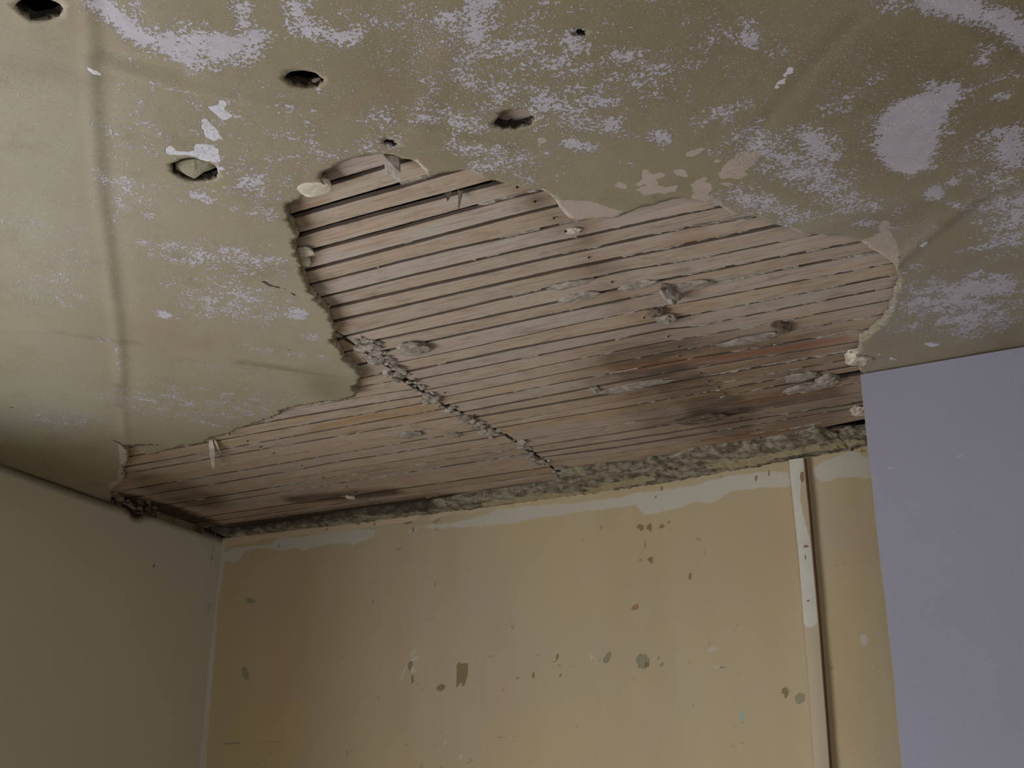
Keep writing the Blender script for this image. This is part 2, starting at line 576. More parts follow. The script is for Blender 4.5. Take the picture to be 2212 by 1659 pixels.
# outer boundary joins the edge of the fallen area instead of holding it as a closed hole
outer = [(WX0, YF - .1), (WX1, YF - .1), (WX1, 2.2)] + hole_poly[::-1] + left_poly[1:-1]
outer[-1] = (WX0, outer[-1][1]) if outer[-1][0] > WX0 else outer[-1]
V, Ft = cdt(outer, small_holes, .0058, (XL, .12, .45, 2.12), coarse=.06)


def c3(V):
    z = ZP + ceil_dz(V)
    # the coving of the lining turns down slightly where it meets the left wall
    return np.column_stack([V, z])


ceil_o, me, Vc, nC, rim = plate('ceiling', V, Ft, c3, (0, 0, TP - .0005), 3, M_CEIL, .003, 'structure')
# make sure the faces of the underside look down
FL = [('s', [(215, 5), (250, 40), (300, 80), (370, 85), (450, 85), (520, 95), (560, 75)], 44, .95, .012), ('s', [(300, 45), (288, 5)], 16, .7, .01), ('e', 380, 110, 60, 25, 10, .8, .02),
      ('s', [(515, 0), (525, 60)], 22, .85, .01), ('s', [(632, 0), (640, 50), (690, 72), (755, 85)], 44, .8, .015), ('s', [(760, 60), (740, 30)], 26, .7, .015), ('e', 840, 50, 50, 14, 15, .65, .02),
      ('s', [(1030, 0), (1028, 60), (1035, 110)], 46, .85, .015), ('e', 1110, 100, 65, 35, 0, .7, .03), ('e', 960, 40, 40, 16, -20, .75, .02), ('e', 1005, 130, 35, 20, -20, .7, .02),
      ('e', 950, 180, 35, 20, -20, .6, .02), ('e', 965, 260, 75, 24, 12, .75, .03), ('s', [(1075, 183), (1180, 195), (1296, 202)], 40, .75, .03), ('e', 1040, 225, 70, 22, 10, .6, .03),
      ('e', 1230, 90, 40, 26, 20, .75, .02), ('e', 1373, 134, 70, 24, 12, .78, .03), ('e', 1619, 74, 26, 24, 30, .85, .015), ('e', 1528, 40, 20, 10, 20, .7, .015), ('e', 1270, 212, 75, 18, 6, .75, .025),
      ('e', 1400, 198, 42, 26, 20, .6, .03), ('e', 1294, 266, 52, 20, 12, .8, .02), ('e', 1429, 300, 26, 16, 10, .8, .015), ('e', 1250, 314, 50, 13, 6, .75, .015), ('e', 1563, 242, 48, 21, -10, .65, .03),
      ('e', 1762, 312, 60, 34, 25, .85, .02), ('e', 1740, 378, 80, 32, 15, .78, .03), ('e', 1627, 435, 80, 26, 8, .7, .03), ('e', 1800, 400, 70, 22, 15, .7, .025), ('e', 1330, 355, 55, 8, 4, .5, .015),
      ('p', [(1890, 275), (1910, 240), (1960, 210), (2003, 203), (2010, 175), (2025, 190), (2058, 174), (2076, 190), (2075, 215), (2040, 250), (2030, 290), (2015, 330), (2012, 365), (1990, 372), (1970, 384), (1940, 372), (1905, 350), (1893, 330)], 1.0, .008),
      ('e', 1750, 300, 50, 22, 15, .85, .02), ('s', [(2010, 3), (2090, 15), (2150, 40), (2212, 72), (2290, 110)], 44, .95, .012), ('s', [(2015, 12), (2060, 32), (2110, 38)], 10, .8, .01),
      ('e', 1925, 12, 34, 16, 0, .75, .02), ('e', 2130, 118, 20, 22, 0, .85, .015), ('e', 2180, 318, 52, 44, -40, .9, .02), ('s', [(1790, 228), (1840, 205), (1905, 163)], 13, .8, .012), ('s', [(1762, 255), (1830, 233)], 9, .7, .01),
      ('s', [(2060, 205), (2110, 185), (2190, 160)], 10, .7, .01), ('e', 2170, 205, 22, 8, -15, .7, .01),
      ('e', 1790, 408, 70, 20, 12, .75, .02), ('e', 2020, 418, 24, 14, -20, .9, .01), ('e', 2062, 394, 14, 10, 0, .9, .01), ('e', 2064, 442, 18, 8, 10, .8, .01), ('e', 2196, 470, 24, 75, 10, .85, .02),
      ('e', 2120, 622, 95, 28, -8, .78, .025), ('e', 2095, 692, 80, 24, -12, .62, .03), ('e', 1980, 705, 55, 14, -10, .55, .03), ('e', 2104, 590, 20, 8, -15, .9, .01), ('e', 2110, 537, 55, 12, -8, .55, .02),
      ('e', 1885, 484, 60, 11, 8, .65, .015), ('e', 1965, 640, 20, 12, -10, .7, .015), ('e', 2012, 745, 12, 6, 0, 1.0, .005), ('e', 1900, 450, 60, 10, -8, .5, .02), ('e', 2000, 500, 30, 8, -25, .5, .02),
      ('s', [(304, 525), (380, 533), (470, 545), (585, 554)], 13, .72, .015), ('e', 500, 540, 70, 12, 5, .6, .02), ('s', [(421, 604), (480, 594), (550, 592)], 10, .6, .012), ('e', 350, 680, 18, 9, 10, .85, .008), ('s', [(380, 690), (450, 693), (560, 698)], 9, .55, .012),
      ('e', 640, 678, 28, 14, 5, .78, .01), ('s', [(522, 748), (600, 762), (700, 775)], 14, .55, .02), ('e', 215, 732, 20, 8, 0, .55, .015), ('e', 675, 727, 26, 10, 10, .6, .012), ('s', [(470, 640), (560, 650), (640, 640)], 10, .5, .015),
      ('e', 465, 300, 120, 160, 10, .36, .06), ('s', [(490, 362), (560, 410), (600, 442)], 14, .72, .012), ('s', [(365, 402), (400, 440)], 10, .65, .008), ('e', 436, 425, 26, 11, 10, .85, .01), ('s', [(455, 432), (520, 455), (580, 462)], 11, .62, .012),
      ('s', [(212, 372), (235, 400), (262, 442), (330, 470)], 13, .7, .015), ('s', [(203, 263), (228, 272), (250, 290)], 8, .8, .008), ('s', [(350, 186), (440, 205), (560, 222), (680, 237)], 8, .7, .01), ('s', [(250, 110), (300, 150), (360, 190)], 8, .55, .015),
      ('e', 822, 290, 40, 36, 20, .66, .03), ('e', 1005, 320, 44, 18, 5, .72, .02), ('e', 1048, 360, 42, 14, 8, .7, .02), ('e', 1120, 385, 60, 9, 12, .6, .015), ('e', 720, 200, 60, 30, 10, .34, .05), ('e', 690, 330, 110, 60, 10, .38, .05),
      ('e', 100, 300, 110, 220, 0, .26, .08), ('e', 110, 620, 110, 60, 0, .34, .06), ('s', [(20, 480), (120, 486), (200, 500), (225, 508)], 10, .55, .02), ('e', 150, 560, 60, 20, 10, .4, .04), ('e', 130, 905, 120, 30, 6, .36, .04),
      ('e', 560, 870, 80, 40, 0, .33, .04), ('s', [(420, 912), (480, 922), (505, 930)], 6, .7, .008), ('s', [(250, 740), (254, 760), (256, 800)], 5, .6, .006), ('e', 500, 800, 120, 20, 6, .36, .04),
      ('e', 1500, 140, 220, 120, 20, .30, .09), ('e', 1250, 20, 160, 30, 10, .4, .05), ('e', 900, 110, 140, 80, 0, .3, .06), ('e', 2000, 640, 160, 90, 0, .4, .06), ('e', 1620, 330, 150, 60, 15, .36, .06), ('e', 1800, 200, 150, 70, -30, .28, .07)]
SOLID = [('p', [(355, 315), (368, 312), (380, 325), (415, 325), (425, 308), (445, 310), (460, 312), (475, 330), (474, 355), (455, 345), (440, 350), (420, 335), (360, 333)], 1, .004),
         ('p', [(446, 220), (460, 228), (480, 213), (487, 218), (484, 235), (497, 250), (490, 260), (470, 255), (455, 240)], 1, .004), ('p', [(434, 258), (445, 256), (460, 270), (470, 285), (485, 299), (455, 304), (440, 290)], 1, .004),
         ('p', [(187, 140), (195, 137), (203, 150), (217, 160), (210, 165), (190, 150)], 1, .003), ('s', [(1672, 192), (1690, 170), (1712, 140)], 7, 1, .003), ('s', [(1640, 222), (1655, 208)], 4, .8, .003),
         ('s', [(1990, 530), (2000, 522)], 8, .9, .003), ('s', [(2003, 742), (2020, 745)], 8, 1, .003), ('s', [(1862, 765), (1890, 764), (1915, 770), (1935, 778)], 2, .9, .0015)]
PEACH = [('p', [(1385, 370), (1395, 367), (1410, 378), (1420, 393), (1412, 405), (1395, 400), (1388, 385)], 1, .003), ('p', [(1362, 410), (1375, 412), (1395, 402), (1425, 402), (1445, 408), (1447, 398), (1462, 405), (1455, 418), (1420, 420), (1400, 425), (1380, 418)], 1, .003),
         ('e', 1342, 403, 12, 7, 0, 1, .003), ('e', 1383, 398, 10, 7, 0, 1, .003), ('p', [(1455, 368), (1475, 366), (1495, 385), (1475, 384), (1460, 378)], 1, .003), ('e', 1425, 379, 14, 5, -10, 1, .003),
         ('p', [(1495, 400), (1505, 390), (1518, 380), (1530, 395), (1541, 412), (1530, 418), (1543, 432), (1556, 446), (1500, 432), (1478, 428), (1500, 422), (1492, 412)], 1, .003),
         ('p', [(1553, 375), (1565, 360), (1575, 348), (1590, 335), (1605, 333), (1620, 330), (1646, 332), (1630, 350), (1622, 365), (1604, 368), (1612, 378), (1600, 388), (1580, 385), (1558, 387)], 1, .003),
         ('p', [(1476, 338), (1490, 327), (1525, 319), (1515, 329), (1492, 340)], 1, .003), ('e', 1552, 350, 12, 4, 0, 1, .003), ('e', 1570, 398, 14, 5, 0, 1, .003), ('e', 1170, 305, 14, 8, -10, .75, .005), ('s', [(1160, 318), (1190, 330)], 4, .8, .003),
         ('p', [(1195, 428), (1212, 436), (1240, 435), (1280, 438), (1320, 452), (1352, 462), (1325, 474), (1262, 478), (1252, 480), (1224, 470), (1205, 445)], 1, .004), ('p', [(1690, 485), (1710, 489), (1743, 505), (1720, 503)], 1, .003),
         ('p', [(1856, 521), (1880, 515), (1905, 500), (1922, 502), (1938, 530), (1942, 560), (1938, 585), (1925, 568), (1905, 550), (1887, 542)], 1, .004), ('e', 1910, 492, 14, 18, 20, .8, .006), ('p', [(1859, 520), (1900, 545), (1930, 568), (1890, 545)], 1, .003),
         ('s', [(1120, 402), (1150, 408), (1180, 413), (1200, 430)], 5, .9, .003), ('s', [(899, 349), (912, 362), (928, 380)], 3, 1, .002), ('s', [(1005, 366), (1028, 373), (1046, 388)], 4, .9, .002), ('s', [(265, 965), (268, 1000), (262, 1040)], 8, .9, .004), ('e', 250, 1050, 14, 12, 0, .9, .004),
         ('e', 676, 405, 22, 15, 0, 1, .003), ('s', [(1556, 447), (1583, 465)], 6, .9, .003), ('e', 740, 160, 30, 16, 20, .35, .02)]
CRACK = [('s', [(563, 606), (575, 610), (585, 616), (598, 620)], 5, 1, .002), ('s', [(598, 620), (615, 624), (638, 638)], 2, .9, .0015), ('s', [(248, 954), (266, 961), (300, 963), (340, 963)], 3, 1, .002), ('s', [(615, 754), (650, 767)], 2.5, .8, .0015),
         ('s', [(30, 543), (45, 548)], 2.5, .8, .0015), ('s', [(319, 377), (322, 382)], 2, .9, .001), ('s', [(365, 146), (378, 146)], 2, .7, .0015), ('s', [(1470, 337), (1480, 334)], 4, .9, .002), ('s', [(1385, 424), (1450, 432)], 2.5, .7, .002), ('s', [(1360, 428), (1300, 430)], 2, .3, .002),
         ('s', [(1928, 567), (1945, 550)], 2.5, .8, .0015), ('s', [(1230, 440), (1262, 476)], 2.5, .8, .0015), ('e', 25, 881, 3, 2, 0, .9, .001), ('e', 752, 346, 12, 2, -5, .7, .002)]
BROWN_FALLOFF = [('e', 2212, 60, 150, 120, 0, .95, .25), ('e', 2020, 150, 300, 190, 0, .75, .4), ('e', 1650, 110, 340, 170, 0, .45, .35), ('e', 2100, 520, 180, 200, 0, .35, .3), ('s', [(1900, 480), (2000, 440), (2120, 380), (2212, 330)], 60, .5, .08), ('s', [(2150, 400), (2040, 480)], 18, .7, .04), ('e', 1660, 240, 30, 12, -10, .5, .03),  # brown paint; the top-right ellipses also paint in the light's falloff
         ('s', [(197, 120), (207, 260), (216, 420), (232, 520), (246, 650)], 10, .4, .012), ('s', [(110, 715), (190, 727), (300, 742)], 7, .4, .01), ('s', [(520, 782), (640, 800), (720, 812)], 12, .5, .015), ('e', 700, 830, 50, 30, 20, .4, .05), ('e', 840, 170, 90, 60, 20, .25, .08),
         ('s', [(255, 830), (256, 880)], 8, .5, .01), ('e', 60, 150, 70, 20, 5, .3, .04), ('e', 2080, 420, 100, 60, -30, .4, .1), ('e', 2180, 740, 60, 60, 0, .4, .08), ('e', 1850, 130, 200, 60, -30, .4, .1)]
PALE = [('e', 80, 500, 160, 340, 0, .5, .2), ('e', 60, 880, 160, 80, 0, .6, .12)]
NV = len(me.vertices)
P2 = np.array([(v.co.x, v.co.y) for v in me.vertices])
FL += [('e', 430, 100, 135, 40, 8, .8, .02), ('e', 700, 60, 80, 45, 20, .55, .03), ('e', 1180, 130, 150, 45, 10, .6, .04), ('e', 1120, 200, 170, 45, 12, .62, .04), ('e', 1200, 240, 190, 45, 12, .6, .04), ('e', 1350, 150, 150, 60, 20, .5, .05),
       ('e', 1080, 60, 120, 60, 0, .5, .04), ('e', 940, 60, 90, 40, 20, .5, .03), ('e', 1700, 350, 150, 60, 18, .62, .04), ('e', 1980, 290, 90, 90, -20, .6, .03), ('e', 2050, 640, 160, 50, -8, .6, .04), ('e', 2100, 680, 120, 50, -10, .6, .04),
       ('e', 1650, 450, 130, 35, 12, .6, .03), ('e', 1560, 260, 110, 50, 0, .45, .05), ('e', 560, 400, 80, 70, 30, .5, .04), ('e', 270, 420, 70, 60, 30, .5, .04), ('e', 480, 560, 180, 40, 6, .48, .04), ('e', 500, 650, 180, 60, 4, .42, .05),
       ('e', 300, 260, 90, 120, 0, .36, .05), ('e', 620, 280, 120, 90, 10, .36, .06), ('e', 420, 870, 260, 60, 4, .34, .06), ('e', 2150, 360, 80, 90, -30, .5, .04), ('e', 1850, 440, 120, 40, 0, .5, .04), ('e', 2160, 470, 60, 90, 0, .6, .03), ('e', 2060, 200, 90, 30, -25, .4, .03), ('e', 1560, 60, 160, 50, 20, .42, .04), ('e', 1100, 340, 120, 40, 8, .5, .04), ('e', 820, 280, 60, 60, 0, .5, .03)]
FL = feather(FL)
for nm, sh in (('flake', FL), ('solid', SOLID), ('peach', PEACH), ('crack', CRACK), ('brown', BROWN_FALLOFF), ('pale', PALE)):
    set_attr(me, nm, paint(P2, sh, on_z))
set_attr(me, 'rim', rim)
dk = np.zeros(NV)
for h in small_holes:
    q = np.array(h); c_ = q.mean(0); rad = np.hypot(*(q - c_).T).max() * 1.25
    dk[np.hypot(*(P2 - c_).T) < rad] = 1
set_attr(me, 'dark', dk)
me.polygons.foreach_set('use_smooth', [i < len(Ft) for i in range(len(me.polygons))])

# void above: joists and the boards of the floor above
JX = [-1.97 - 1.2, -1.97 - .6, -1.97, -1.37, -.77, -.17, .43, 1.03, 1.63, 2.23]
for jx in JX:
    x = jx * .7
    if x < WX0 or x > WX1: continue
    bm = bmesh.new(); add_box(bm, x - .025, x + .025, YF - .1, 2.2, ZL + .0075, ZL + .16)
    bm_obj('joist', bm, M_DARKW, ceil_o)
bm = bmesh.new(); add_box(bm, WX0 - .1, WX1 + .1, YF - .2, 2.3, ZL + .161, ZL + .185)
bm_obj('floorboards_above', bm, M_DARKW, ceil_o)

# ------------------------------------------------------------------ laths
U = .7
STAIN_SHADE = [('s', [(1190, 430), (1215, 500), (1270, 560), (1330, 640), (1400, 720), (1470, 800), (1560, 870), (1600, 900)], 40, .45, .10), ('s', [(1290, 590), (1340, 680), (1400, 740)], 34, .4, .08),
         ('e', 1490, 840, 130, 60, 20, .55, .06), ('e', 1560, 890, 110, 60, 10, .62, .06), ('e', 1400, 790, 130, 60, 10, .5, .06), ('e', 1650, 840, 150, 80, 0, .42, .07), ('s', [(480, 1150), (640, 1125), (800, 1100), (960, 1080)], 42, .8, .05),
         ('s', [(290, 1080), (400, 1115), (480, 1145)], 26, .9, .04), ('s', [(640, 1080), (760, 1070), (840, 1062)], 26, .6, .04), ('s', [(1060, 1060), (1300, 1010), (1600, 960), (1850, 920)], 26, .45, .05), ('e', 380, 1060, 120, 30, 15, .45, .06), ('e', 1080, 400, 80, 20, 10, .35, .04), ('p', [(1400, 640), (1640, 700), (1860, 700), (1870, 940), (1560, 985), (1330, 960), (1200, 760)], .42, .16), ('p', [(640, 1040), (1230, 880), (1860, 900), (1870, 950), (1200, 1050), (470, 1150)], .2, .08), ('e', 1700, 880, 160, 60, -8, .5, .06),
         ('e', 1160, 430, 60, 40, 20, .4, .05), ('e', 1260, 500, 50, 40, 20, .5, .05), ('s', [(640, 440), (650, 600), (740, 720)], 14, .25, .03)]  # last stroke is the plaster rim's shadow, painted on the laths
AMBER = [('s', [(690, 925), (760, 905), (830, 893)], 12, .9, .006), ('s', [(840, 905), (940, 890)], 12, .7, .01), ('e', 900, 890, 60, 12, -12, .5, .02), ('e', 1510, 520, 50, 8, -12, .55, .01), ('e', 1280, 480, 10, 14, 20, .6, .01), ('s', [(640, 905), (680, 895)], 8, .4, .01)]
REDD = [('s', [(1560, 775), (1680, 755), (1820, 735)], 14, .9, .01), ('s', [(1340, 800), (1440, 785), (1540, 775)], 14, .6, .01), ('s', [(1600, 870), (1760, 845), (1850, 820)], 14, .5, .015), ('e', 1490, 520, 60, 8, -12, .5, .01), ('s', [(1500, 960), (1700, 930)], 12, .4, .01)]

# far edge (y, in lath-plane units) of every lath, taken at the given x positions
RIGHT = [
    [(-1.35, 1.238), (-.8, 1.24)],
    [(-1.35, 1.297), (-.8, 1.298)],
    [(-1.0, 1.3535), (-.8, 1.3532)],
    [(-1.0, 1.4118), (-.8, 1.4152)],
    [(-1.01, 1.469), (-.8, 1.468), (-.5, 1.472)],
    [(-1.05, 1.526), (-.82, 1.524), (-.5, 1.532)],
    [(-1.08, 1.5796), (-.97, 1.5808), (-.86, 1.587), (-.5, 1.592)],
    [(-1.11, 1.6306), (-.88, 1.6336), (-.6, 1.645), (-.4, 1.655)],
    [(-1.35, 1.677), (-1.147, 1.6808), (-.82, 1.6865), (-.56, 1.6945), (-.47, 1.709), (-.2, 1.72)],
    [(-1.35, 1.729), (-1.18, 1.7326), (-.84, 1.7352), (-.664, 1.7448), (-.437, 1.7553), (-.2, 1.764)],
    [(-1.35, 1.802), (-1.22, 1.7985), (-.97, 1.7952), (-.73, 1.794), (-.6, 1.81), (-.41, 1.817), (-.2, 1.822)],
    [(-1.37, 1.844), (-1.0, 1.8492), (-.77, 1.8523), (-.62, 1.8597), (-.33, 1.8742), (-.17, 1.88)],
    [(-1.37, 1.903), (-1.0, 1.9), (-.69, 1.9044), (-.64, 1.9139), (-.31, 1.9266), (-.17, 1.93)],
    [(-1.37, 1.969), (-1.18, 1.9699), (-.95, 1.963), (-.736, 1.9626), (-.66, 1.9708), (-.29, 1.9841), (-.17, 1.988)],
    [(-1.37, 2.021), (-1.08, 2.0167), (-.836, 2.0239), (-.68, 2.028), (-.3, 2.0315), (-.17, 2.033)],
    [(-1.37, 2.072), (-1.0, 2.071), (-.755, 2.069), (-.7, 2.0829), (-.33, 2.0816), (-.17, 2.082)],
    [(-1.37, 2.135), (-1.15, 2.1343), (-1.03, 2.1286), (-.777, 2.1263), (-.68, 2.1325), (-.33, 2.1363), (-.17, 2.138)],
    [(-1.37, 2.193), (-1.24, 2.191), (-1.06, 2.1864), (-.8, 2.1814), (-.678, 2.1891), (-.36, 2.194), (-.17, 2.196)],
    [(-1.37, 2.238), (-1.08, 2.2346), (-.95, 2.2319), (-.75, 2.2331), (-.59, 2.2414), (-.17, 2.25)],
    [(-1.37, 2.296), (-1.11, 2.2918), (-.84, 2.2843), (-.65, 2.2907), (-.43, 2.303), (-.17, 2.31)],
    [(-1.37, 2.34), (-.86, 2.3424), (-.44, 2.3454), (-.17, 2.347)],
    [(-1.37, 2.404), (-1.155, 2.3994), (-.88, 2.3944), (-.576, 2.392), (-.47, 2.39), (-.17, 2.385)],
    [(-1.37, 2.431), (-1.18, 2.4334), (-1.04, 2.4373), (-.6, 2.428), (-.17, 2.422)],
    [(-1.37, 2.482), (-1.2, 2.4833), (-1.0, 2.493), (-.845, 2.4838), (-.606, 2.4644), (-.466, 2.4605), (-.17, 2.452)],
    [(-1.37, 2.544), (-1.237, 2.5453), (-.94, 2.5487), (-.845, 2.5403), (-.7, 2.532), (-.47, 2.53), (-.17, 2.525)],
    [(-1.37, 2.597), (-1.1, 2.602), (-.9, 2.602), (-.7, 2.6), (-.47, 2.59), (-.17, 2.585)],
    [(-1.37, 2.645), (-1.286, 2.6462), (-1.144, 2.6495), (-.98, 2.654), (-.9, 2.6524), (-.5, 2.6505), (-.17, 2.65)],
    [(-1.37, 2.688), (-1.3, 2.6908), (-1.14, 2.7012), (-1.0, 2.7005), (-.836, 2.6968), (-.6, 2.685), (-.17, 2.69)],
    [(-1.37, 2.736), (-1.33, 2.7406), (-1.15, 2.752), (-.85, 2.7497), (-.706, 2.765), (-.533, 2.742), (-.17, 2.74)],
    [(-1.37, 2.792), (-1.22, 2.808), (-1.04, 2.8173), (-.877, 2.822), (-.66, 2.796), (-.53, 2.776), (-.17, 2.76)],
    [(-1.37, 2.846), (-1.0, 2.866), (-.8, 2.87), (-.62, 2.856), (-.53, 2.85), (-.17, 2.838)],
    [(-1.37, 2.905), (-1.0, 2.92), (-.7, 2.925), (-.17, 2.91)],
]
LEFTF = [
    [(-1.9, 1.805), (-1.37, 1.806)],
    [(-1.9, 1.868), (-1.37, 1.87)],
    [(-1.9, 1.94), (-1.43, 1.9387), (-1.37, 1.935)],
    [(-1.9, 2.004), (-1.46, 2.0061), (-1.37, 2.0022)],
    [(-1.9, 2.045), (-1.5, 2.0471), (-1.37, 2.055)],
    [(-1.9, 2.095), (-1.533, 2.1026), (-1.37, 2.117)],
    [(-2.69, 2.12), (-1.74, 2.1433), (-1.5, 2.1536), (-1.37, 2.161)],
    [(-2.69, 2.188), (-1.87, 2.1947), (-1.54, 2.2), (-1.37, 2.202)],
    [(-2.69, 2.252), (-1.9, 2.2545), (-1.57, 2.2541), (-1.37, 2.256)],
    [(-2.69, 2.298), (-1.94, 2.3035), (-1.69, 2.3097), (-1.37, 2.314)],
    [(-2.69, 2.364), (-2.0, 2.3659), (-1.37, 2.3665)],
    [(-2.69, 2.417), (-2.05, 2.4216), (-1.37, 2.425)],
    [(-2.69, 2.486), (-2.0, 2.4872), (-1.88, 2.479), (-1.73, 2.4847), (-1.37, 2.49)],
    [(-2.69, 2.536), (-2.1, 2.5406), (-1.37, 2.546)],
    [(-2.69, 2.589), (-1.84, 2.593), (-1.37, 2.597)],
    [(-2.69, 2.635), (-2.2, 2.6406), (-1.37, 2.647)],
    [(-2.69, 2.694), (-1.93, 2.6944), (-1.37, 2.7)],
    [(-2.69, 2.744), (-2.3, 2.7499), (-1.9, 2.762), (-1.37, 2.77)],
    [(-2.69, 2.8), (-2.27, 2.8112), (-1.8, 2.82), (-1.37, 2.828)],
    [(-2.69, 2.845), (-2.4, 2.8556), (-2.08, 2.87), (-1.37, 2.888)],
    [(-2.69, 2.9), (-2.1, 2.92), (-1.37, 2.945)],
]
# opening of the gap that follows each lath (m); 0.0 = butting tight
GAPR = [.008, .009, .0105, .0095, .0085, .007, .005, .006, .005, .006, .0055, .006, .007, .005, .0055, .006, .004, .0045, .005, .0035, .005, .003, .006, .012, .004, .003, .006, .0035, .003, .008, .004, .004]
GAPL = [.007, .006, .006, .006, .006, .005, .005, .004, .0045, .004, .0035, .004, .0035, .0035, .004, .004, .004, .004, .0035, .0035, .004]
LT = .0056


def yat(e, x): return float(np.interp(x / U, [p[0] for p in e], [p[1] for p in e])) * U


NAILX = [-1.97 * U, -1.37 * U + .018, -1.37 * U - .018, -.77 * U, -.17 * U]
ordinals = ['first', 'second', 'third', 'fourth', 'fifth', 'sixth', 'seventh', 'eighth', 'ninth', 'tenth', 'eleventh', 'twelfth', 'thirteenth', 'fourteenth', 'fifteenth', 'sixteenth', 'seventeenth', 'eighteenth', 'nineteenth', 'twentieth']
KEYCOV = []


def gap_at(g, idx, field, x):
    if field == 'R':
        u = x / U
        if idx == 23: g = np.interp(u, [-1.37, -.75, -.58, -.47, -.17], [.002, .004, .013, .024, .026])
        if idx == 29: g = np.interp(u, [-1.37, -.75, -.64, -.53, -.17], [.003, .004, .010, .034, .05])
        if idx == 30: g = np.interp(u, [-1.37, -.75, -.6, -.5, -.17], [.004, .006, .010, .02, .02])
        if idx == 7: g = .006
    return float(g) * (1 + .25 * noise.noise(Vector((x * 6, idx * 3.1, 5))))


def build_lath(e0, e1, g0, i0, field, x0, x1, name='lath'):
    """lath between far edge of the previous lath (e0) + gap and its own far edge e1"""
    n = max(2, int((x1 - x0) / .006))
    bm = bmesh.new()
    rows = []; side = []
    lay = None
    dz0 = random.uniform(-.0012, .0012); sag = random.uniform(-.001, .001)
    tilt = random.uniform(-.0008, .0008)
    jag = random.uniform(-.006, .006)
    for k in range(n + 1):
        x = x0 + (x1 - x0) * k / n
        far = yat(e1, x) + .0008 * noise.noise(Vector((x * 22, i0, 1))) + .0006 * noise.noise(Vector((x * 110, i0, 1)))
        g = gap_at(g0, i0 - 1, field, x)
        near = yat(e0, x) + g + .0008 * noise.noise(Vector((x * 22, i0, 2))) + .0005 * noise.noise(Vector((x * 110, i0, 8)))
        if far - near < .008: near = far - .008
        zb = ZL + .0008 + dz0 * .5 + sag * math.sin((x - x0) / (x1 - x0) * math.pi * 2) * .6
        pts = [(near, zb + .0006 - tilt), (near + .0012, zb - tilt), ((near + far) / 2, zb), (far - .0012, zb + tilt), (far, zb + .0008 + tilt), (far, zb + LT), (near, zb + LT)]
        rows.append([bm.verts.new((x, a, b)) for a, b in pts])
    m = len(rows[0])
    for k in range(n):
        for j in range(m):
            bm.faces.new((rows[k][j], rows[k][(j + 1) % m], rows[k + 1][(j + 1) % m], rows[k + 1][j]))
    bm.faces.new(rows[0]); bm.faces.new(rows[-1][::-1])
    bmesh.ops.recalc_face_normals(bm, faces=bm.faces)
    me = bpy.data.meshes.new(name)
    bm.to_mesh(me); bm.free()
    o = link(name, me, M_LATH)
    P = np.array([(v.co.x, v.co.y) for v in me.vertices])
    toL = lambda a, b: on_z(a, b, ZL)
    set_attr(me, 'stain_shade', paint(P, STAIN_SHADE, toL) * random.uniform(.75, 1.3))
    set_attr(me, 'amber', paint(P, AMBER, toL))
    set_attr(me, 'red', paint(P, REDD, toL))
    set_attr(me, 'tint', np.full(len(P), random.random() ** 1.5))
    zs = np.array([v.co.z for v in me.vertices])
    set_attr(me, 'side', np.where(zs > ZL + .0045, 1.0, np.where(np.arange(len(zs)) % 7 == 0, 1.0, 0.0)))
    return o


def add_nails(o, e0, e1, x0, x1, i):
    for nx in NAILX:
        if not (x0 + .008 < nx < x1 - .008) or random.random() < (.75 if abs(nx + 1.37 * U) < .03 else .3): continue
        x = nx + random.uniform(-.007, .007)
        y = yat(e0, x) * .45 + yat(e1, x) * .55 + random.uniform(-.003, .003)
        bm = bmesh.new()
        bmesh.ops.create_cone(bm, cap_ends=True, segments=10, radius1=.0015, radius2=.0013, depth=.0016, matrix=Matrix.Translation((x, y, ZL - .0006)))
        bm_obj('nail', bm, M_IRON, o, smooth=False)


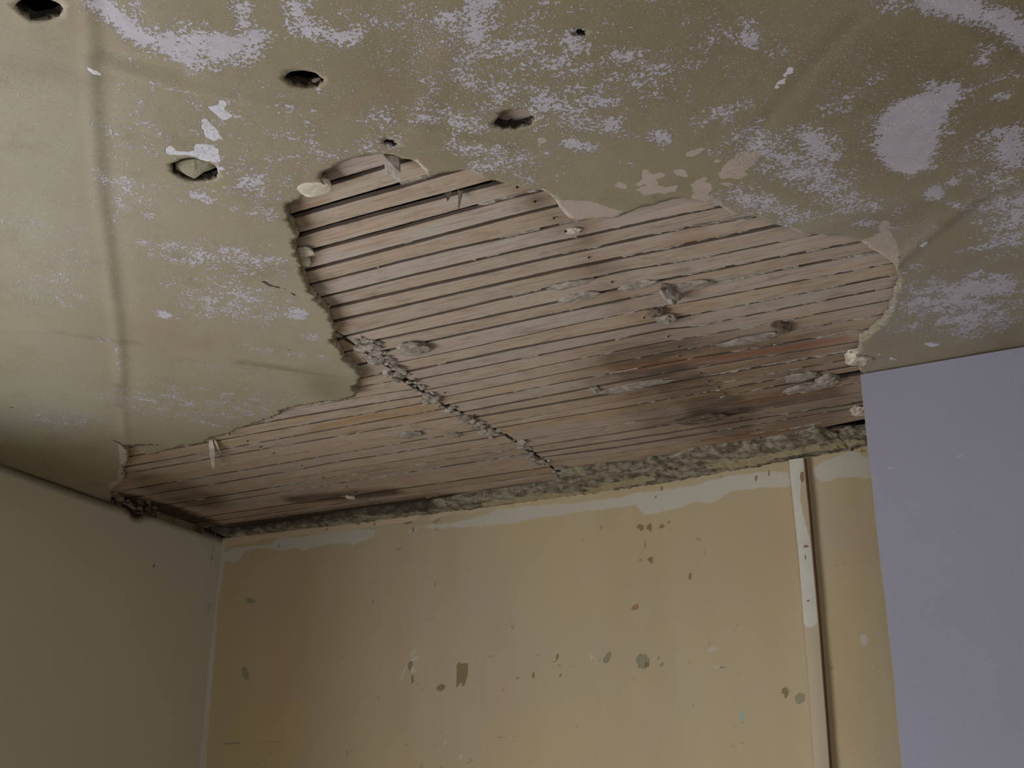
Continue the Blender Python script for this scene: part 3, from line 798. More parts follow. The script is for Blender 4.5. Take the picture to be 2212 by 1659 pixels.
def build_keys(o, e1, g, idx, field, x0, x1):
    """broken keys of mortar jammed in the gap on the far side of a lath"""
    st = .0032
    n = int((x1 - x0) / st)
    run = []

    def flush():
        if len(run) >= 2:
            bm = bmesh.new()
            R_ = [[bm.verts.new(p) for p in r] for r in run]
            for p, c in zip(R_, R_[1:]):
                for j in range(6): bm.faces.new((p[j], p[(j + 1) % 6], c[(j + 1) % 6], c[j]))
            bm.faces.new(R_[0]); bm.faces.new(R_[-1][::-1])
            bm_obj('mortar_key', bm, M_KEY, o)
        run.clear()

    for k in range(n + 1):
        x = x0 + k * st
        u = x / U
        gg = gap_at(g, idx, field, x)
        y0 = yat(e1, x) + .0012; y1 = y0 + max(gg - .0024, .0008)
        # more mortar stays on the right and on the far side of the room
        if field == 'R': cov = np.interp(u, [-1.37, -1.1, -.9, -.75, -.4], [-.6, -.5, -.32, .04, .16]) + np.interp(y0 / U, [1.3, 1.6, 2.2, 2.8], [-.2, 0.02, .0, .1])
        else: cov = -.02 + np.interp(y0 / U, [1.9, 2.3, 2.7], [.1, .1, -.04])
        if field == 'R' and idx in (23, 29, 30) and u > -.64: cov = -1
        nz = noise.noise(Vector((x * 13, idx * 5.3, 0 if field == 'R' else 9))) * 1.1 + noise.noise(Vector((x * 45, idx * 5.3, 3))) * .5
        if nz + cov > .0:
            d = .0005 + .0028 * noise.noise(Vector((x * 60, idx * 2.2, 4))) - .002 * min(1, max(0, nz + cov)) + .0016 * noise.noise(Vector((x * 190, idx, 4)))
            zb = min(ZL + .0026 + d, ZL + .0046)
            lip = .0022 * max(0, noise.noise(Vector((x * 40, idx * 2.2, 14)))) + .001 * max(0, noise.noise(Vector((x * 150, idx, 2))))
            lip *= 1.0 if zb < ZL - .0022 else 0.0
            nn = lambda q: .0012 * noise.noise(Vector((x * 150, idx, q)))
            run.append([(x, y0 - lip, zb - .0004), (x, (y0 * 2 + y1) / 3, zb - .0012 + nn(7)), (x, (y0 + 2 * y1) / 3, zb - .001 + nn(11)), (x, y1 + lip * .8, zb), (x, y1, ZL + .0056), (x, y0, ZL + .0056)])
        else: flush()
    flush()


def joint_x(y):
    return np.interp(y / U, [1.7, 1.93, 2.16, 2.3, 2.55, 2.84], [-1.362, -1.364, -1.383, -1.376, -1.349, -1.359]) * U


def lath_start(i, far):
    # the first laths simply run on behind the plaster to the left
    return -1.37 * U - .02 if far / U < 1.79 else joint_x(far)


nR = len(RIGHT)
for i in range(1, nR):
    e0, e1 = RIGHT[i - 1], RIGHT[i]
    ym = yat(e1, -.9 * U)
    cont = ym / U < 1.79
    x0 = (-1.62 * U if cont else joint_x(ym) + random.uniform(.001, .006))
    x1 = -.16 * U + random.uniform(-.004, .004)
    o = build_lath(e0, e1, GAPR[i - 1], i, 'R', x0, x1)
    add_nails(o, e0, e1, x0, x1, i)
    build_keys(o, e1, GAPR[i], i, 'R', x0 + .004, x1 - .004)
    k = nR - 1 - i
    if i <= 9: lab = 'bare wooden lath, %s from the near upper edge of the ceiling hole' % ordinals[i - 1]
    elif k < 20: lab = 'bare wooden lath right of the butt joint, %s out from the back wall' % ordinals[k]
    else: lab = 'bare wooden lath right of the butt joint, %s lath down from the first joint end' % ordinals[i - 10]
    tag(o, lab, 'lath', 'laths bared right of the butt joint')
nL = len(LEFTF)
for i in range(0, nL):
    e1 = LEFTF[i]
    e0 = LEFTF[i - 1] if i else [(-1.9, 1.745), (-1.37, 1.748)]
    ym = yat(e1, -1.4 * U)
    x1 = joint_x(ym) - random.uniform(.001, .006)
    x0 = (-1.95 * U if i < 6 else XL - .012)
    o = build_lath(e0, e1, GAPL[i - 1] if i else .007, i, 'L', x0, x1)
    add_nails(o, e0, e1, x0, x1, i)
    build_keys(o, e1, GAPL[i], i, 'L', x0 + .004, x1 - .004)
    k = nL - 1 - i
    if k < 15: lab = 'bare wooden lath left of the butt joint, %s out from the back wall' % ordinals[k]
    else: lab = 'short bare lath end left of the butt joint, %s from the top' % ordinals[i]
    tag(o, lab, 'lath', 'laths bared left of the butt joint')


# ------------------------------------------------------------------ lumps and hanging bits
def lump(bm, c, r, seed, sub=2, rough=.35, rotm=None):
    ret = bmesh.ops.create_icosphere(bm, subdivisions=sub, radius=1.0)
    for v in ret['verts']:
        k = 1 + rough * noise.fractal(v.co * 1.6 + Vector((seed, seed * 2.3, 0)), .7, 2, 4)
        p = Vector((v.co.x * r[0], v.co.y * r[1], v.co.z * r[2])) * k
        if rotm: p = rotm @ p
        v.co = p + Vector(c)


def clump(px, py, rpx, rz, label, cat, seed, mat=M_KEY, ang=0, z=ZL, sub=3, name='plaster_lump', rough=.4):
    x, y = on_z(px, py, z - rz * .4)
    s = math.hypot(x, y) / 1000 * .55 + .00045
    bm = bmesh.new()
    lump(bm, (x, y, z - rz * .25), (rpx[0] * s, rpx[1] * s * 1.2, rz * .75), seed, sub, rough, Matrix.Rotation(math.radians(ang), 3, 'Z'))
    o = bm_obj(name, bm, mat)
    tag(o, label, cat)
    return o


clump(893, 752, (18, 12), .008, 'triangular grey mortar lump caught below the laths near the hole left edge', 'plaster', 3, M_KEY, 20)
clump(1449, 636, (9, 15), .012, 'tallest of three grey-brown mortar lumps hanging mid hole', 'plaster', 5, M_KEY)
clump(1417, 676, (10, 8), .007, 'darker brown mortar lump left below the tall mid-hole lump', 'plaster', 8, M_BROWNM)
clump(1440, 690, (11, 9), .008, 'round pale mortar lump lowest of the mid-hole cluster', 'plaster', 12, M_KEY)
clump(1690, 708, (10, 12), .006, 'dark open mortar scrap near the hole right side', 'plaster', 15, M_BROWNM)
clump(1728, 815, (20, 9), .005, 'flat pale mortar scrap between laths left of the plasterboard', 'plaster', 22, M_KEY)
clump(1789, 823, (12, 11), .009, 'grey mortar lump at the mouth of the black gap', 'plaster', 24, M_KEY)
clump(1745, 838, (26, 9), .005, 'ragged grey mortar smear just left of the black gap', 'plaster', 26, M_KEY)
clump(1514, 907, (30, 9), .006, 'dark sooty mortar lump on the stained laths near the back wall', 'plaster', 31, M_DIRT)
clump(1240, 500, (8, 5), .003, 'small tan scrap at the tip of the pale plaster tongue', 'plaster', 35, M_PALE)
clump(1480, 622, (26, 8), .005, 'long rough mortar scrap right of the tall mid-hole lump', 'plaster', 37, M_KEY)
clump(1380, 617, (22, 6), .004, 'ragged mortar scrap left of the tall mid-hole lump', 'plaster', 39, M_KEY)
clump(1255, 642, (22, 7), .004, 'frilled mortar scrap on the stained laths, lower of two', 'plaster', 41, M_KEY)
clump(1225, 617, (24, 5), .004, 'frilled mortar scrap on the stained laths, upper of two', 'plaster', 43, M_KEY)
clump(676, 405, (21, 14), .006, 'round white plaster knob at the upper left rim of the hole', 'plaster', 45, M_PALE, z=ZP + .003, rough=.15)
clump(655, 546, (11, 9), .004, 'small pale crumb on the left rim of the hole, upper of two', 'plaster', 47, M_PALE, z=ZL - .002)
clump(653, 565, (8, 9), .004, 'small pale crumb on the left rim of the hole, lower of two', 'plaster', 48, M_PALE, z=ZL - .002)
clump(1855, 775, (15, 15), .010, 'crumbly yellowish plaster knuckle above the corner of the plasterboard', 'plaster', 51, M_PALE, z=ZP + .005, rough=.6)
clump(1856, 888, (9, 12), .008, 'pale mortar scrap beside the plasterboard edge above the loose lath', 'plaster', 53, M_PALE)
clump(885, 940, (16, 8), .004, 'grey mortar crumb on the left laths below the amber lath', 'plaster', 57, M_KEY)
clump(979, 941, (10, 6), .004, 'grey mortar crumb on the left laths nearest the butt joint', 'plaster', 59, M_KEY)
clump(757, 1075, (5, 6), .004, 'tiny pale crumb on the dark laths near the back wall', 'plaster', 61, M_PALE)
clump(1375, 835, (44, 7), .003, 'thin grey mortar smear along the dark laths', 'plaster', 63, M_KEY, ang=-3)
clump(1620, 735, (34, 9), .003, 'broad grey mortar smear below the dark open scrap', 'plaster', 65, M_KEY, ang=-3)
clump(1285, 842, (7, 6), .005, 'small hooked mortar crumb on the mid laths', 'plaster', 67, M_KEY)


def sheet_piece(name, pts_px, z0, drop, thick, mat, label, cat):
    """thin broken piece: outline surveyed on the ceiling, sagging by drop (m) at each point"""
    bm = bmesh.new()
    top = []; bot = []
    for (px, py), d in zip(pts_px, drop):
        x, y = on_z(px, py, z0 - d)
        bot.append(bm.verts.new((x, y, z0 - d))); top.append(bm.verts.new((x, y, z0 - d + thick)))
    bm.faces.new(bot); bm.faces.new(top[::-1])
    n = len(bot)
    for i in range(n): bm.faces.new((bot[i], top[i], top[(i + 1) % n], bot[(i + 1) % n]))
    bmesh.ops.triangulate(bm, faces=bm.faces[:])
    bmesh.ops.subdivide_edges(bm, edges=bm.edges[:], cuts=2, use_grid_fill=True)
    for v in bm.verts:
        v.co += Vector((fbm(v.co, 120, 2), fbm(v.co + Vector((5, 0, 0)), 120, 2), fbm(v.co + Vector((0, 5, 0)), 120, 2))) * .0009
    o = bm_obj(name, bm, mat)
    tag(o, label, cat)
    return o


sheet_piece('mortar_flap', [(829, 337), (860, 338), (865, 372), (864, 394), (846, 383), (832, 376)], ZL, [.002, .002, .014, .020, .014, .010], .004, M_KEY, 'grey square mortar flap hanging at the near tip of the hole', 'plaster')
sheet_piece('splinter', [(451, 953), (460, 952), (464, 975), (463, 1010), (458, 1012), (452, 975)], ZL, [.004, .004, .010, .016, .016, .010], .003, M_PALE, 'pale upright splinter hanging on the far left laths', 'splinter')
sheet_piece('splinter', [(460, 948), (468, 955), (480, 985), (474, 978)], ZL, [.002, .004, .01, .01], .003, M_PALE, 'short pale splinter beside the upright one, at the dark nick', 'splinter')
sheet_piece('cobweb', [(988, 411), (1000, 412), (997, 430), (993, 452), (991, 452), (989, 432)], ZL, [.001, .001, .006, .012, .012, .006], .001, M_DIRT, 'dark hanging tuft of hair and dust, the longer one', 'cobweb')
sheet_piece('cobweb', [(960, 420), (976, 415), (971, 430), (966, 437)], ZL, [.001, .001, .005, .008], .001, M_DIRT, 'dark hanging tuft of hair and dust, the shorter one', 'cobweb')
sheet_piece('plaster_flap', [(378, 352), (420, 343), (452, 350), (466, 362), (440, 372), (418, 386), (400, 378), (380, 366)], ZP + .006, [.0, .0, .0, .0, .004, .008, .004, .002], .004, M_SKIM, 'loose plaster flap half closing the left round hole', 'plaster')
sheet_piece('plaster_flap', [(700, 172), (702, 180), (676, 188), (668, 180), (680, 176)], ZP + .008, [0, 0, .004, .003, .001], .003, M_PALE, 'small pale scrap inside the round hole above the big hole', 'plaster')

# crumbs of mortar along the butt joint (uncountable)
bm = bmesh.new()
JP = [(778, 740), (800, 755), (816, 776), (850, 800), (880, 815), (918, 852), (950, 872), (993, 895), (1030, 915), (1060, 935), (1117, 956), (1150, 985), (1185, 1002), (1214, 1022), (1222, 1040)]
for i in range(210):
    t = random.random() * (len(JP) - 1); k = int(t); f = t - k
    a, b = JP[k], JP[k + 1]
    px, py = a[0] + (b[0] - a[0]) * f, a[1] + (b[1] - a[1]) * f
    sp = 10 if px > 860 else 20
    px += random.gauss(0, sp * .7); py += random.gauss(0, sp * .45)
    x, y = on_z(px, py, ZL)
    s = random.uniform(.0015, .006) * (1.0 if random.random() < .8 else 1.7)
    lump(bm, (x, y, ZL - s * .15), (s * random.uniform(.8, 1.8), s, s * .6), i, 1, .6)
o = bm_obj('mortar_crumbs', bm, M_KEY, kind='stuff')
tag(o, 'line of broken mortar crumbs along the butt joint of the laths', 'plaster')

# mortar and ceiling edge still clinging along the back wall
EDGE_N = [(455, 1150), (500, 1152), (560, 1145), (640, 1134), (700, 1123), (760, 1113), (800, 1107), (850, 1103), (930, 1092), (1000, 1080), (1080, 1068), (1150, 1058), (1200, 1050), (1216, 1028), (1260, 1018), (1310, 1012), (1350, 1013), (1395, 1010), (1400, 1000), (1450, 997),
          (1480, 985), (1540, 975), (1580, 970), (1640, 962), (1700, 952), (1745, 942), (1760, 935), (1790, 942), (1812, 946), (1830, 936), (1866, 932), (1900, 925)]
near = densify([on_z(*p) for p in EDGE_N], .006, .004, closed=False, seed=4)
bm = bmesh.new(); rows = []
for (x, y) in near:
    yw = wall_y(x) + .01
    r = []
    for j in range(10):
        t = j / 9
        yy = y + (yw - y) * t
        d = .0028 * fbm((x, yy, 0), 110, 4) + .002 * fbm((x, yy, 2), 30, 2)
        r.append(bm.verts.new((x, yy, ZP + .002 + (0.006 * (1 - t) ** 3) + d)))
    r.append(bm.verts.new((x, yw, ZL + .0)))
    r.insert(0, bm.verts.new((x, y + .001, ZL + .001)))
    rows.append(r)
for a, b in zip(rows, rows[1:]):
    for j in range(len(a) - 1): bm.faces.new((a[j], a[j + 1], b[j + 1], b[j]))
bmesh.ops.recalc_face_normals(bm, faces=bm.faces)


def mat_remnant():
    t = NT('torn ceiling edge')
    c = t.mix(t.ramp(t.noise(45, 5, .7), .38, .62), srgb(160, 152, 132), srgb(96, 86, 70))
    c = t.mix(t.ramp(t.math('ADD', t.attr('paint'), t.math('MULTIPLY', t.math('SUBTRACT', t.noise(60, 3), .5), .4)), .45, .55), c, srgb(172, 158, 126))
    c = t.mix(t.math('MULTIPLY', t.ramp(t.math('ADD', t.attr('soot'), t.math('MULTIPLY', t.math('SUBTRACT', t.noise(40, 4), .5), 1.2)), .4, 1.0), .75), c, srgb(48, 40, 32))
    t.color(c); t.bump(t.noise(150, 4, .7), .0016, 1)
    return t.m


o = bm_obj('torn_plaster_edge', bm, mat_remnant(), ceil_o)
P = np.array([(v.co.x, v.co.y) for v in o.data.vertices])
set_attr(o.data, 'paint', paint(P, [('p', [(1262, 1065), (1300, 1050), (1350, 1040), (1405, 1030), (1420, 1040), (1350, 1052), (1270, 1072)], 1, .004), ('p', [(1525, 1015), (1545, 1002), (1600, 996), (1650, 988), (1700, 978), (1760, 968), (1870, 950), (1870, 962), (1700, 990), (1600, 1012)], 1, .004),
                                    ('p', [(1040, 1090), (1150, 1072), (1260, 1066), (1260, 1075), (1050, 1096)], .8, .004)], on_z))
set_attr(o.data, 'soot', paint(P, [('s', [(440, 1150), (640, 1125), (760, 1108), (900, 1095)], 36, 1, .03), ('s', [(1000, 1080), (1200, 1050)], 10, .5, .02)], on_z))

# ------------------------------------------------------------------ back wall
TOPB = [(440, 1158), (478, 1162), (520, 1155), (560, 1152), (610, 1145), (690, 1134), (760, 1124), (800, 1121), (850, 1116), (905, 1106), (1000, 1096), (1060, 1088), (1130, 1078), (1220, 1067), (1290, 1056), (1350, 1047), (1425, 1036), (1500, 1022), (1560, 1012), (1620, 1001), (1700, 986), (1760, 976), (1810, 968), (1860, 958), (1900, 950)]
topb = [on_back(*p) for p in TOPB]
XB0, XB1 = XL - .03, XR + .1


def top_z(x): return float(np.interp(x, [p[0] for p in topb], [p[1] for p in topb]))


xs = np.unique(np.concatenate([np.arange(XB0, -.15, .0065), np.arange(-.15, XB1 + .05, .05)]))
nz = [0.0] + list(np.arange(.35, 1.55, .1)) + list(np.arange(1.62, 2.2, .0065)) + [None] * 22
VB = []; FB = []
for x in xs:
    zt = min(ZL - .002, top_z(x) + .0012 * fbm((x, 0, 0), 60, 3)) if x < -.2 else ZL - .003
    col = [z for z in nz if z is not None]
    zl = col[-1]
    col = col + [zl + (zt - zl) * (k + 1) / 22 for k in range(22)]
    for z in col:
        VB.append((x, wall_y(x) + .0012 * fbm((x, 0, z), 7, 3), z))
    VB.append((x, wall_y(x) + .016, col[-1]))
m = len(nz) + 1
for i in range(len(xs) - 1):
    for j in range(m - 1):
        a = i * m + j
        FB.append((a, a + m, a + m + 1, a + 1))
me = bpy.data.meshes.new('wall_back'); me.from_pydata(VB, [], FB); me.update()
wb_o = link('wall_back', me, M_BACK, None, 'structure')
me.polygons.foreach_set('use_smooth', [True] * len(me.polygons))
PB = np.array([(v[0], v[2]) for v in VB])
WHITE = [('p', [(485, 1195), (500, 1185), (540, 1180), (585, 1176), (600, 1163), (650, 1160), (700, 1152), (752, 1145), (770, 1142), (812, 1146), (806, 1160), (780, 1170), (762, 1178), (752, 1172), (700, 1176), (655, 1190), (640, 1184), (600, 1189), (560, 1183), (530, 1190), (515, 1212), (505, 1215), (485, 1208)], 1, .008),
         ('p', [(880, 1140), (960, 1130), (1040, 1115), (1080, 1098), (1180, 1090), (1260, 1085), (1330, 1075), (1380, 1062), (1420, 1060), (1500, 1048), (1560, 1030), (1640, 1020), (1700, 1018), (1707, 1030), (1707, 1052), (1640, 1054), (1580, 1062), (1550, 1082), (1530, 1086), (1500, 1085), (1470, 1098), (1440, 1102), (1400, 1112), (1392, 1114), (1370, 1092), (1300, 1100), (1180, 1116), (1100, 1132), (1060, 1134), (1000, 1140), (960, 1142)], .9, .012),
         ('p', [(1757, 1010), (1775, 998), (1800, 990), (1830, 974), (1850, 975), (1862, 985), (1885, 992), (1885, 1034), (1850, 1030), (1810, 1030), (1795, 1040), (1775, 1038), (1755, 1028)], .95, .008),
         ('p', [(478, 1165), (490, 1190), (484, 1240), (474, 1300), (466, 1400), (458, 1500), (452, 1580), (446, 1659), (440, 1740), (410, 1740), (425, 1640), (436, 1540), (442, 1480), (452, 1380), (462, 1250), (464, 1200)], .62, .008),
         ('s', [(440, 1500), (434, 1600), (428, 1680)], 16, .9, .006), ('s', [(466, 1260), (456, 1380), (448, 1470)], 10, .85, .006), ('p', [(900, 1140), (885, 1148), (878, 1152), (898, 1150)], .8, .004),
         ('e', 893, 1410, 18, 6, -50, .62, .01), ('s', [(868, 1465), (880, 1435), (905, 1418)], 8, .72, .008), ('e', 893, 1448, 6, 9, 0, .8, .004), ('e', 1866, 1382, 11, 12, 0, .75, .006), ('s', [(1873, 1425), (1888, 1442)], 5, .7, .003), ('e', 1279, 1420, 4, 8, 0, .8, .004), ('e', 1548, 1440, 20, 6, 5, .6, .006),
         ('e', 1540, 1402, 16, 7, -15, .6, .008), ('e', 1150, 1350, 6, 5, 0, .6, .006), ('e', 995, 1635, 8, 12, 0, .6, .006), ('e', 932, 1345, 7, 5, 0, .5, .005), ('e', 962, 1605, 4, 9, 0, .6, .004)]
RAW = [('p', [(478, 1165), (560, 1152), (690, 1134), (800, 1121), (905, 1106), (905, 1125), (800, 1138), (700, 1152), (600, 1162), (500, 1180), (484, 1186)], .9, .006), ('p', [(905, 1108), (1060, 1090), (1250, 1064), (1350, 1050), (1350, 1062), (1100, 1098), (905, 1130)], .5, .006)]
GREY = [('e', 1388, 1428, 15, 18, 0, .95, .005), ('e', 1312, 1420, 7, 15, 25, .9, .004), ('e', 530, 1455, 8, 17, -15, .8, .005), ('e', 541, 1298, 12, 8, 0, .65, .006), ('e', 540, 1548, 10, 5, 0, .6, .006), ('e', 1728, 1508, 12, 14, 20, .85, .005), ('s', [(1035, 1142), (1040, 1160)], 1, 0, .004), ('e', 1300, 1140, 3, 5, -20, .9, .003), ('e', 1316, 1157, 3, 3, 0, .9, .002),
        ('s', [(1423, 1420), (1432, 1440)], 5, .9, .003), ('s', [(937, 1252), (945, 1272)], 5, .75, .004), ('s', [(960, 1280), (962, 1300)], 4, .75, .004), ('s', [(802, 1285), (805, 1302)], 5, .7, .004), ('s', [(812, 1325), (818, 1335)], 5, .6, .004), ('e', 1240, 1440, 24, 10, 0, .42, .01), ('e', 1213, 1438, 12, 8, 0, .5, .008), ('e', 1118, 1465, 6, 3, 0, .7, .004), ('e', 1170, 1480, 5, 4, 0, .6, .004),
        ('s', [(1618, 1440), (1622, 1425), (1634, 1412)], 3, .8, .003), ('s', [(1630, 1450), (1645, 1448), (1652, 1440)], 3, .6, .003), ('e', 1489, 1434, 7, 6, 0, .6, .004), ('s', [(770, 1535), (780, 1545)], 5, .6, .004), ('s', [(760, 1550), (764, 1542)], 5, .6, .004), ('s', [(1095, 1558), (1110, 1566), (1125, 1580)], 4, .45, .005), ('e', 1911, 1328, 5, 6, 0, .8, .003), ('e', 1866, 1445, 16, 7, 10, .5, .006),
        ('e', 1560, 1440, 9, 4, -20, .8, .003), ('s', [(485, 1605), (520, 1604)], 3, .9, .002), ('s', [(520, 1604), (700, 1601), (860, 1599)], 1.6, .62, .0015), ('s', [(1070, 1593), (1250, 1587), (1420, 1580), (1640, 1573)], 1.6, .66, .0015), ('s', [(1015, 1417), (1060, 1418), (1100, 1412), (1150, 1408)], 2, .7, .002), ('s', [(1470, 1372), (1540, 1378), (1680, 1374)], 1.4, .5, .002), ('e', 1525, 1195, 4, 6, 20, .8, .003), ('s', [(1012, 1220), (1015, 1262)], 1.6, .6, .002), ('e', 1158, 1180, 3, 5, 0, .7, .003)]
OLIVE = [('p', [(988, 1430), (1011, 1432), (1009, 1455), (1006, 1478), (1002, 1484), (996, 1472), (990, 1486), (985, 1480), (987, 1455)], 1, .003), ('p', [(876, 1442), (890, 1424), (894, 1432), (888, 1445), (896, 1470), (896, 1478), (889, 1478), (890, 1462), (884, 1444)], .95, .003), ('p', [(943, 1482), (955, 1476), (968, 1484), (950, 1496), (944, 1494)], .85, .004), ('e', 1384, 1138, 9, 8, 20, .85, .005), ('e', 1404, 1140, 7, 9, 0, .85, .004), ('e', 1430, 1136, 8, 6, 0, .8, .004), ('s', [(1436, 1122), (1446, 1128)], 4, .8, .003),
         ('s', [(1395, 1155), (1394, 1180), (1387, 1200)], 4, .8, .003), ('e', 1406, 1209, 7, 8, 0, .9, .004), ('e', 1426, 1217, 8, 5, 0, .6, .004), ('e', 1384, 1209, 6, 5, 0, .6, .004), ('e', 1491, 1245, 4, 7, 0, .9, .003), ('e', 1205, 1418, 5, 7, 0, .85, .003), ('e', 1196, 1432, 8, 4, 30, .6, .003), ('e', 1151, 1459, 5, 6, 0, .8, .003), ('e', 1209, 1458, 4, 5, 0, .8, .003), ('p', [(1688, 1489), (1697, 1483), (1705, 1490), (1704, 1502), (1696, 1508), (1689, 1500)], .9, .003),
         ('e', 1398, 1436, 6, 8, 0, .8, .004), ('e', 1170, 1350, 2, 3, 0, .9, .002), ('e', 740, 1200, 12, 60, 5, .36, .03), ('e', 840, 1260, 18, 90, 5, .3, .04), ('s', [(1590, 1555), (1593, 1570)], 3, 1, .002), ('s', [(1564, 1519), (1565, 1531)], 2.5, 1, .0015), ('s', [(1035, 1163), (1037, 1175)], 1, 0, .002), ('e', 1587, 1125, 3, 4, 0, .8, .002), ('s', [(1413, 1062), (1416, 1078)], 4, .9, .003), ('s', [(1428, 1050), (1430, 1062)], 3, .8, .003), ('s', [(1632, 1028), (1634, 1038)], 4, .8, .003), ('s', [(1662, 1018), (1660, 1028)], 4, .8, .003),
         ('s', [(780, 1140), (860, 1132), (892, 1128)], 2, .8, .002), ('e', 893, 1145, 4, 6, 0, .8, .003), ('s', [(706, 1144), (708, 1152)], 3, .9, .002), ('e', 603, 1180, 4, 6, 0, .7, .003)]
RUST = [('e', 773, 1130, 6, 6, 0, .9, .004), ('e', 808, 1130, 6, 4, 20, .8, .004), ('e', 1290, 1064, 14, 4, -5, .8, .004), ('e', 1372, 1312, 12, 6, -40, .8, .005), ('e', 1374, 1378, 4, 3, 0, .7, .003), ('e', 1640, 1002, 8, 4, 20, .6, .004), ('e', 1864, 972, 7, 6, 0, .8, .004), ('e', 1312, 1316, 10, 4, -15, .5, .004), ('s', [(1878, 1346), (1882, 1362)], 4, .8, .003), ('e', 1692, 1132, 2.5, 2.5, 0, 1, .0015),
        ('s', [(1890, 1068), (1892, 1080)], 5, .7, .003), ('s', [(1580, 1145), (1581, 1152)], 4, .8, .003), ('s', [(1645, 1155), (1647, 1163)], 3.5, .8, .003), ('s', [(1740, 1110), (1744, 1150)], 4, .0, .003)]
WARM = [('e', 600, 1400, 220, 330, 0, .35, .25), ('e', 1600, 1180, 200, 160, 0, .3, .2), ('e', 1840, 1300, 60, 330, 0, .4, .1)]
AQUA = [('e', 1602, 1546, 7, 11, -15, 1, .004)]
for nm, sh in (('white', WHITE), ('raw', RAW), ('grey', GREY), ('olive', OLIVE), ('rust', RUST), ('warm', WARM), ('aqua', AQUA)):
    set_attr(me, nm, paint(PB, sh, on_back))
bm = bmesh.new(); add_box(bm, XB0 - .1, XB1 + .1, 2.125, 2.25, 0, ZL + .15)
bm_obj('masonry', bm, M_BRICK, wb_o)

# ------------------------------------------------------------------ left wall
TOPL = [(-900, 700), (-300, 890), (0, 1000), (60, 1024), (130, 1049), (187, 1070), (215, 1079), (236, 1086), (262, 1092), (279, 1099), (283, 1110), (290, 1117), (303, 1119), (316, 1112), (330, 1110), (350, 1113), (400, 1129), (440, 1143), (461, 1151), (480, 1160)]
topl = [on_x(*p) for p in TOPL]
# plate with the window opening
y0w, y1w, z0w, z1w = WIN1
ys = np.unique(np.concatenate([np.arange(YF - .1, 1.3, .05), [y0w, y1w], np.arange(1.3, 2.075, .008), [2.08]]))
top_ = []
for y in ys:
    zt = np.interp(y, [p[0] for p in topl], [p[1] for p in topl]) if y > topl[2][0] else ZP - .002
    if y > topl[2][0]: zt = min(ZP + .004, zt + .001 * fbm((0, y, 0), 90, 3))
    top_.append(float(zt))
zrow = sorted(set([0.0, .45, z0w, z1w] + list(np.arange(1.2, 2.0, .05)) + list(np.arange(2.1, 2.25, .012))))
VL = []; FLc = []
m = len(zrow) + 6
for y, zt in zip(ys, top_):
    col = zrow + [zrow[-1] + (zt - zrow[-1]) * (k + 1) / 5 for k in range(5)]
    for z in col: VL.append((XL + .0015 * fbm((0, y, z), 4, 3), y, z))
    VL.append((XL - .016, y, col[-1]))
for i in range(len(ys) - 1):
    for j in range(m - 1):
        a = i * m + j
        ym = (ys[i] + ys[i + 1]) / 2; zm = (VL[a][2] + VL[a + 1][2]) / 2
        if y0w < ym < y1w and z0w < zm < z1w: continue
        FLc.append((a, a + 1, a + m + 1, a + m))
me = bpy.data.meshes.new('wall_left'); me.from_pydata(VL, [], FLc); me.update()
wl_o = link('wall_left', me, M_LEFT, None, 'structure')
me.polygons.foreach_set('use_smooth', [True] * len(me.polygons))
PL = np.array([(v[1], v[2]) for v in VL])
set_attr(me, 'crack', paint(PL, [('e', 291, 1543, 4, 6, 0, 1, .003), ('s', [(268, 1530), (291, 1540)], 2, .6, .003), ('e', 319, 1583, 7, 5, 20, .8, .004), ('s', [(305, 1598), (319, 1585)], 2, .6, .003), ('e', 332, 1224, 3, 4, 0, .8, .003), ('e', 339, 1305, 3, 3, 0, .8, .003), ('e', 442, 1280, 3, 6, 0, .8, .003),
                                ('s', [(60, 1358), (78, 1358)], 3, .7, .003), ('s', [(105, 1356), (124, 1362)], 2, .7, .003), ('s', [(250, 1575), (262, 1583)], 2, .5, .003), ('e', 190, 1260, 2.5, 3, 0, .6, .003), ('s', [(462, 1170), (458, 1200), (452, 1300), (446, 1420)], 4, .6, .004)], on_x))
set_attr(me, 'rim', [1.0 if (k % m) >= m - 2 else 0.0 for k in range(len(VL))])
# masonry behind the plaster, with reveals at the window
bm = bmesh.new()
XM = XL - .017
add_box(bm, XM - .2, XM, YF - .3, y0w, 0, ZL + .15)
add_box(bm, XM - .2, XM, y1w, 2.3, 0, ZL + .15)
add_box(bm, XM - .2, XM, y0w, y1w, 0, z0w)
add_box(bm, XM - .2, XM, y0w, y1w, z1w, ZL + .15)
bm_obj('masonry', bm, M_BRICK, wl_o)
# timber plate in the angle of wall and ceiling
p0 = on_z(348, 1103, ZP); p1 = on_z(462, 1146, ZP)
bm = bmesh.new()
for t0_, t1_ in ((0, .45), (.48, 1)):
    ya = p0[1] + (p1[1] - p0[1]) * t0_; yb = p0[1] + (p1[1] - p0[1]) * t1_
    add_box(bm, XL - .014, XL + .004, ya, yb, ZP - .004, ZL - .001)
o = bm_obj('wall_plate_batten', bm, mat_simple('dirty batten', (120, 104, 80), (70, 58, 44), 30), wl_o)
bm = bmesh.new()
for i in range(26):
    px = random.uniform(250, 350); py = 1068 + (px - 236) * .33 + random.gauss(0, 7)
    x, y = on_z(px, py + 4, ZP)
    s = random.uniform(.003, .008)
    lump(bm, (max(x, XL - .004), y, ZP + random.uniform(-.004, .004)), (s, s * 1.3, s * .8), i, 1, .6)
o = bm_obj('mortar_crumbs', bm, M_DIRT, kind='stuff')
tag(o, 'dark mortar crumbs round the broken corner over the left wall', 'plaster')
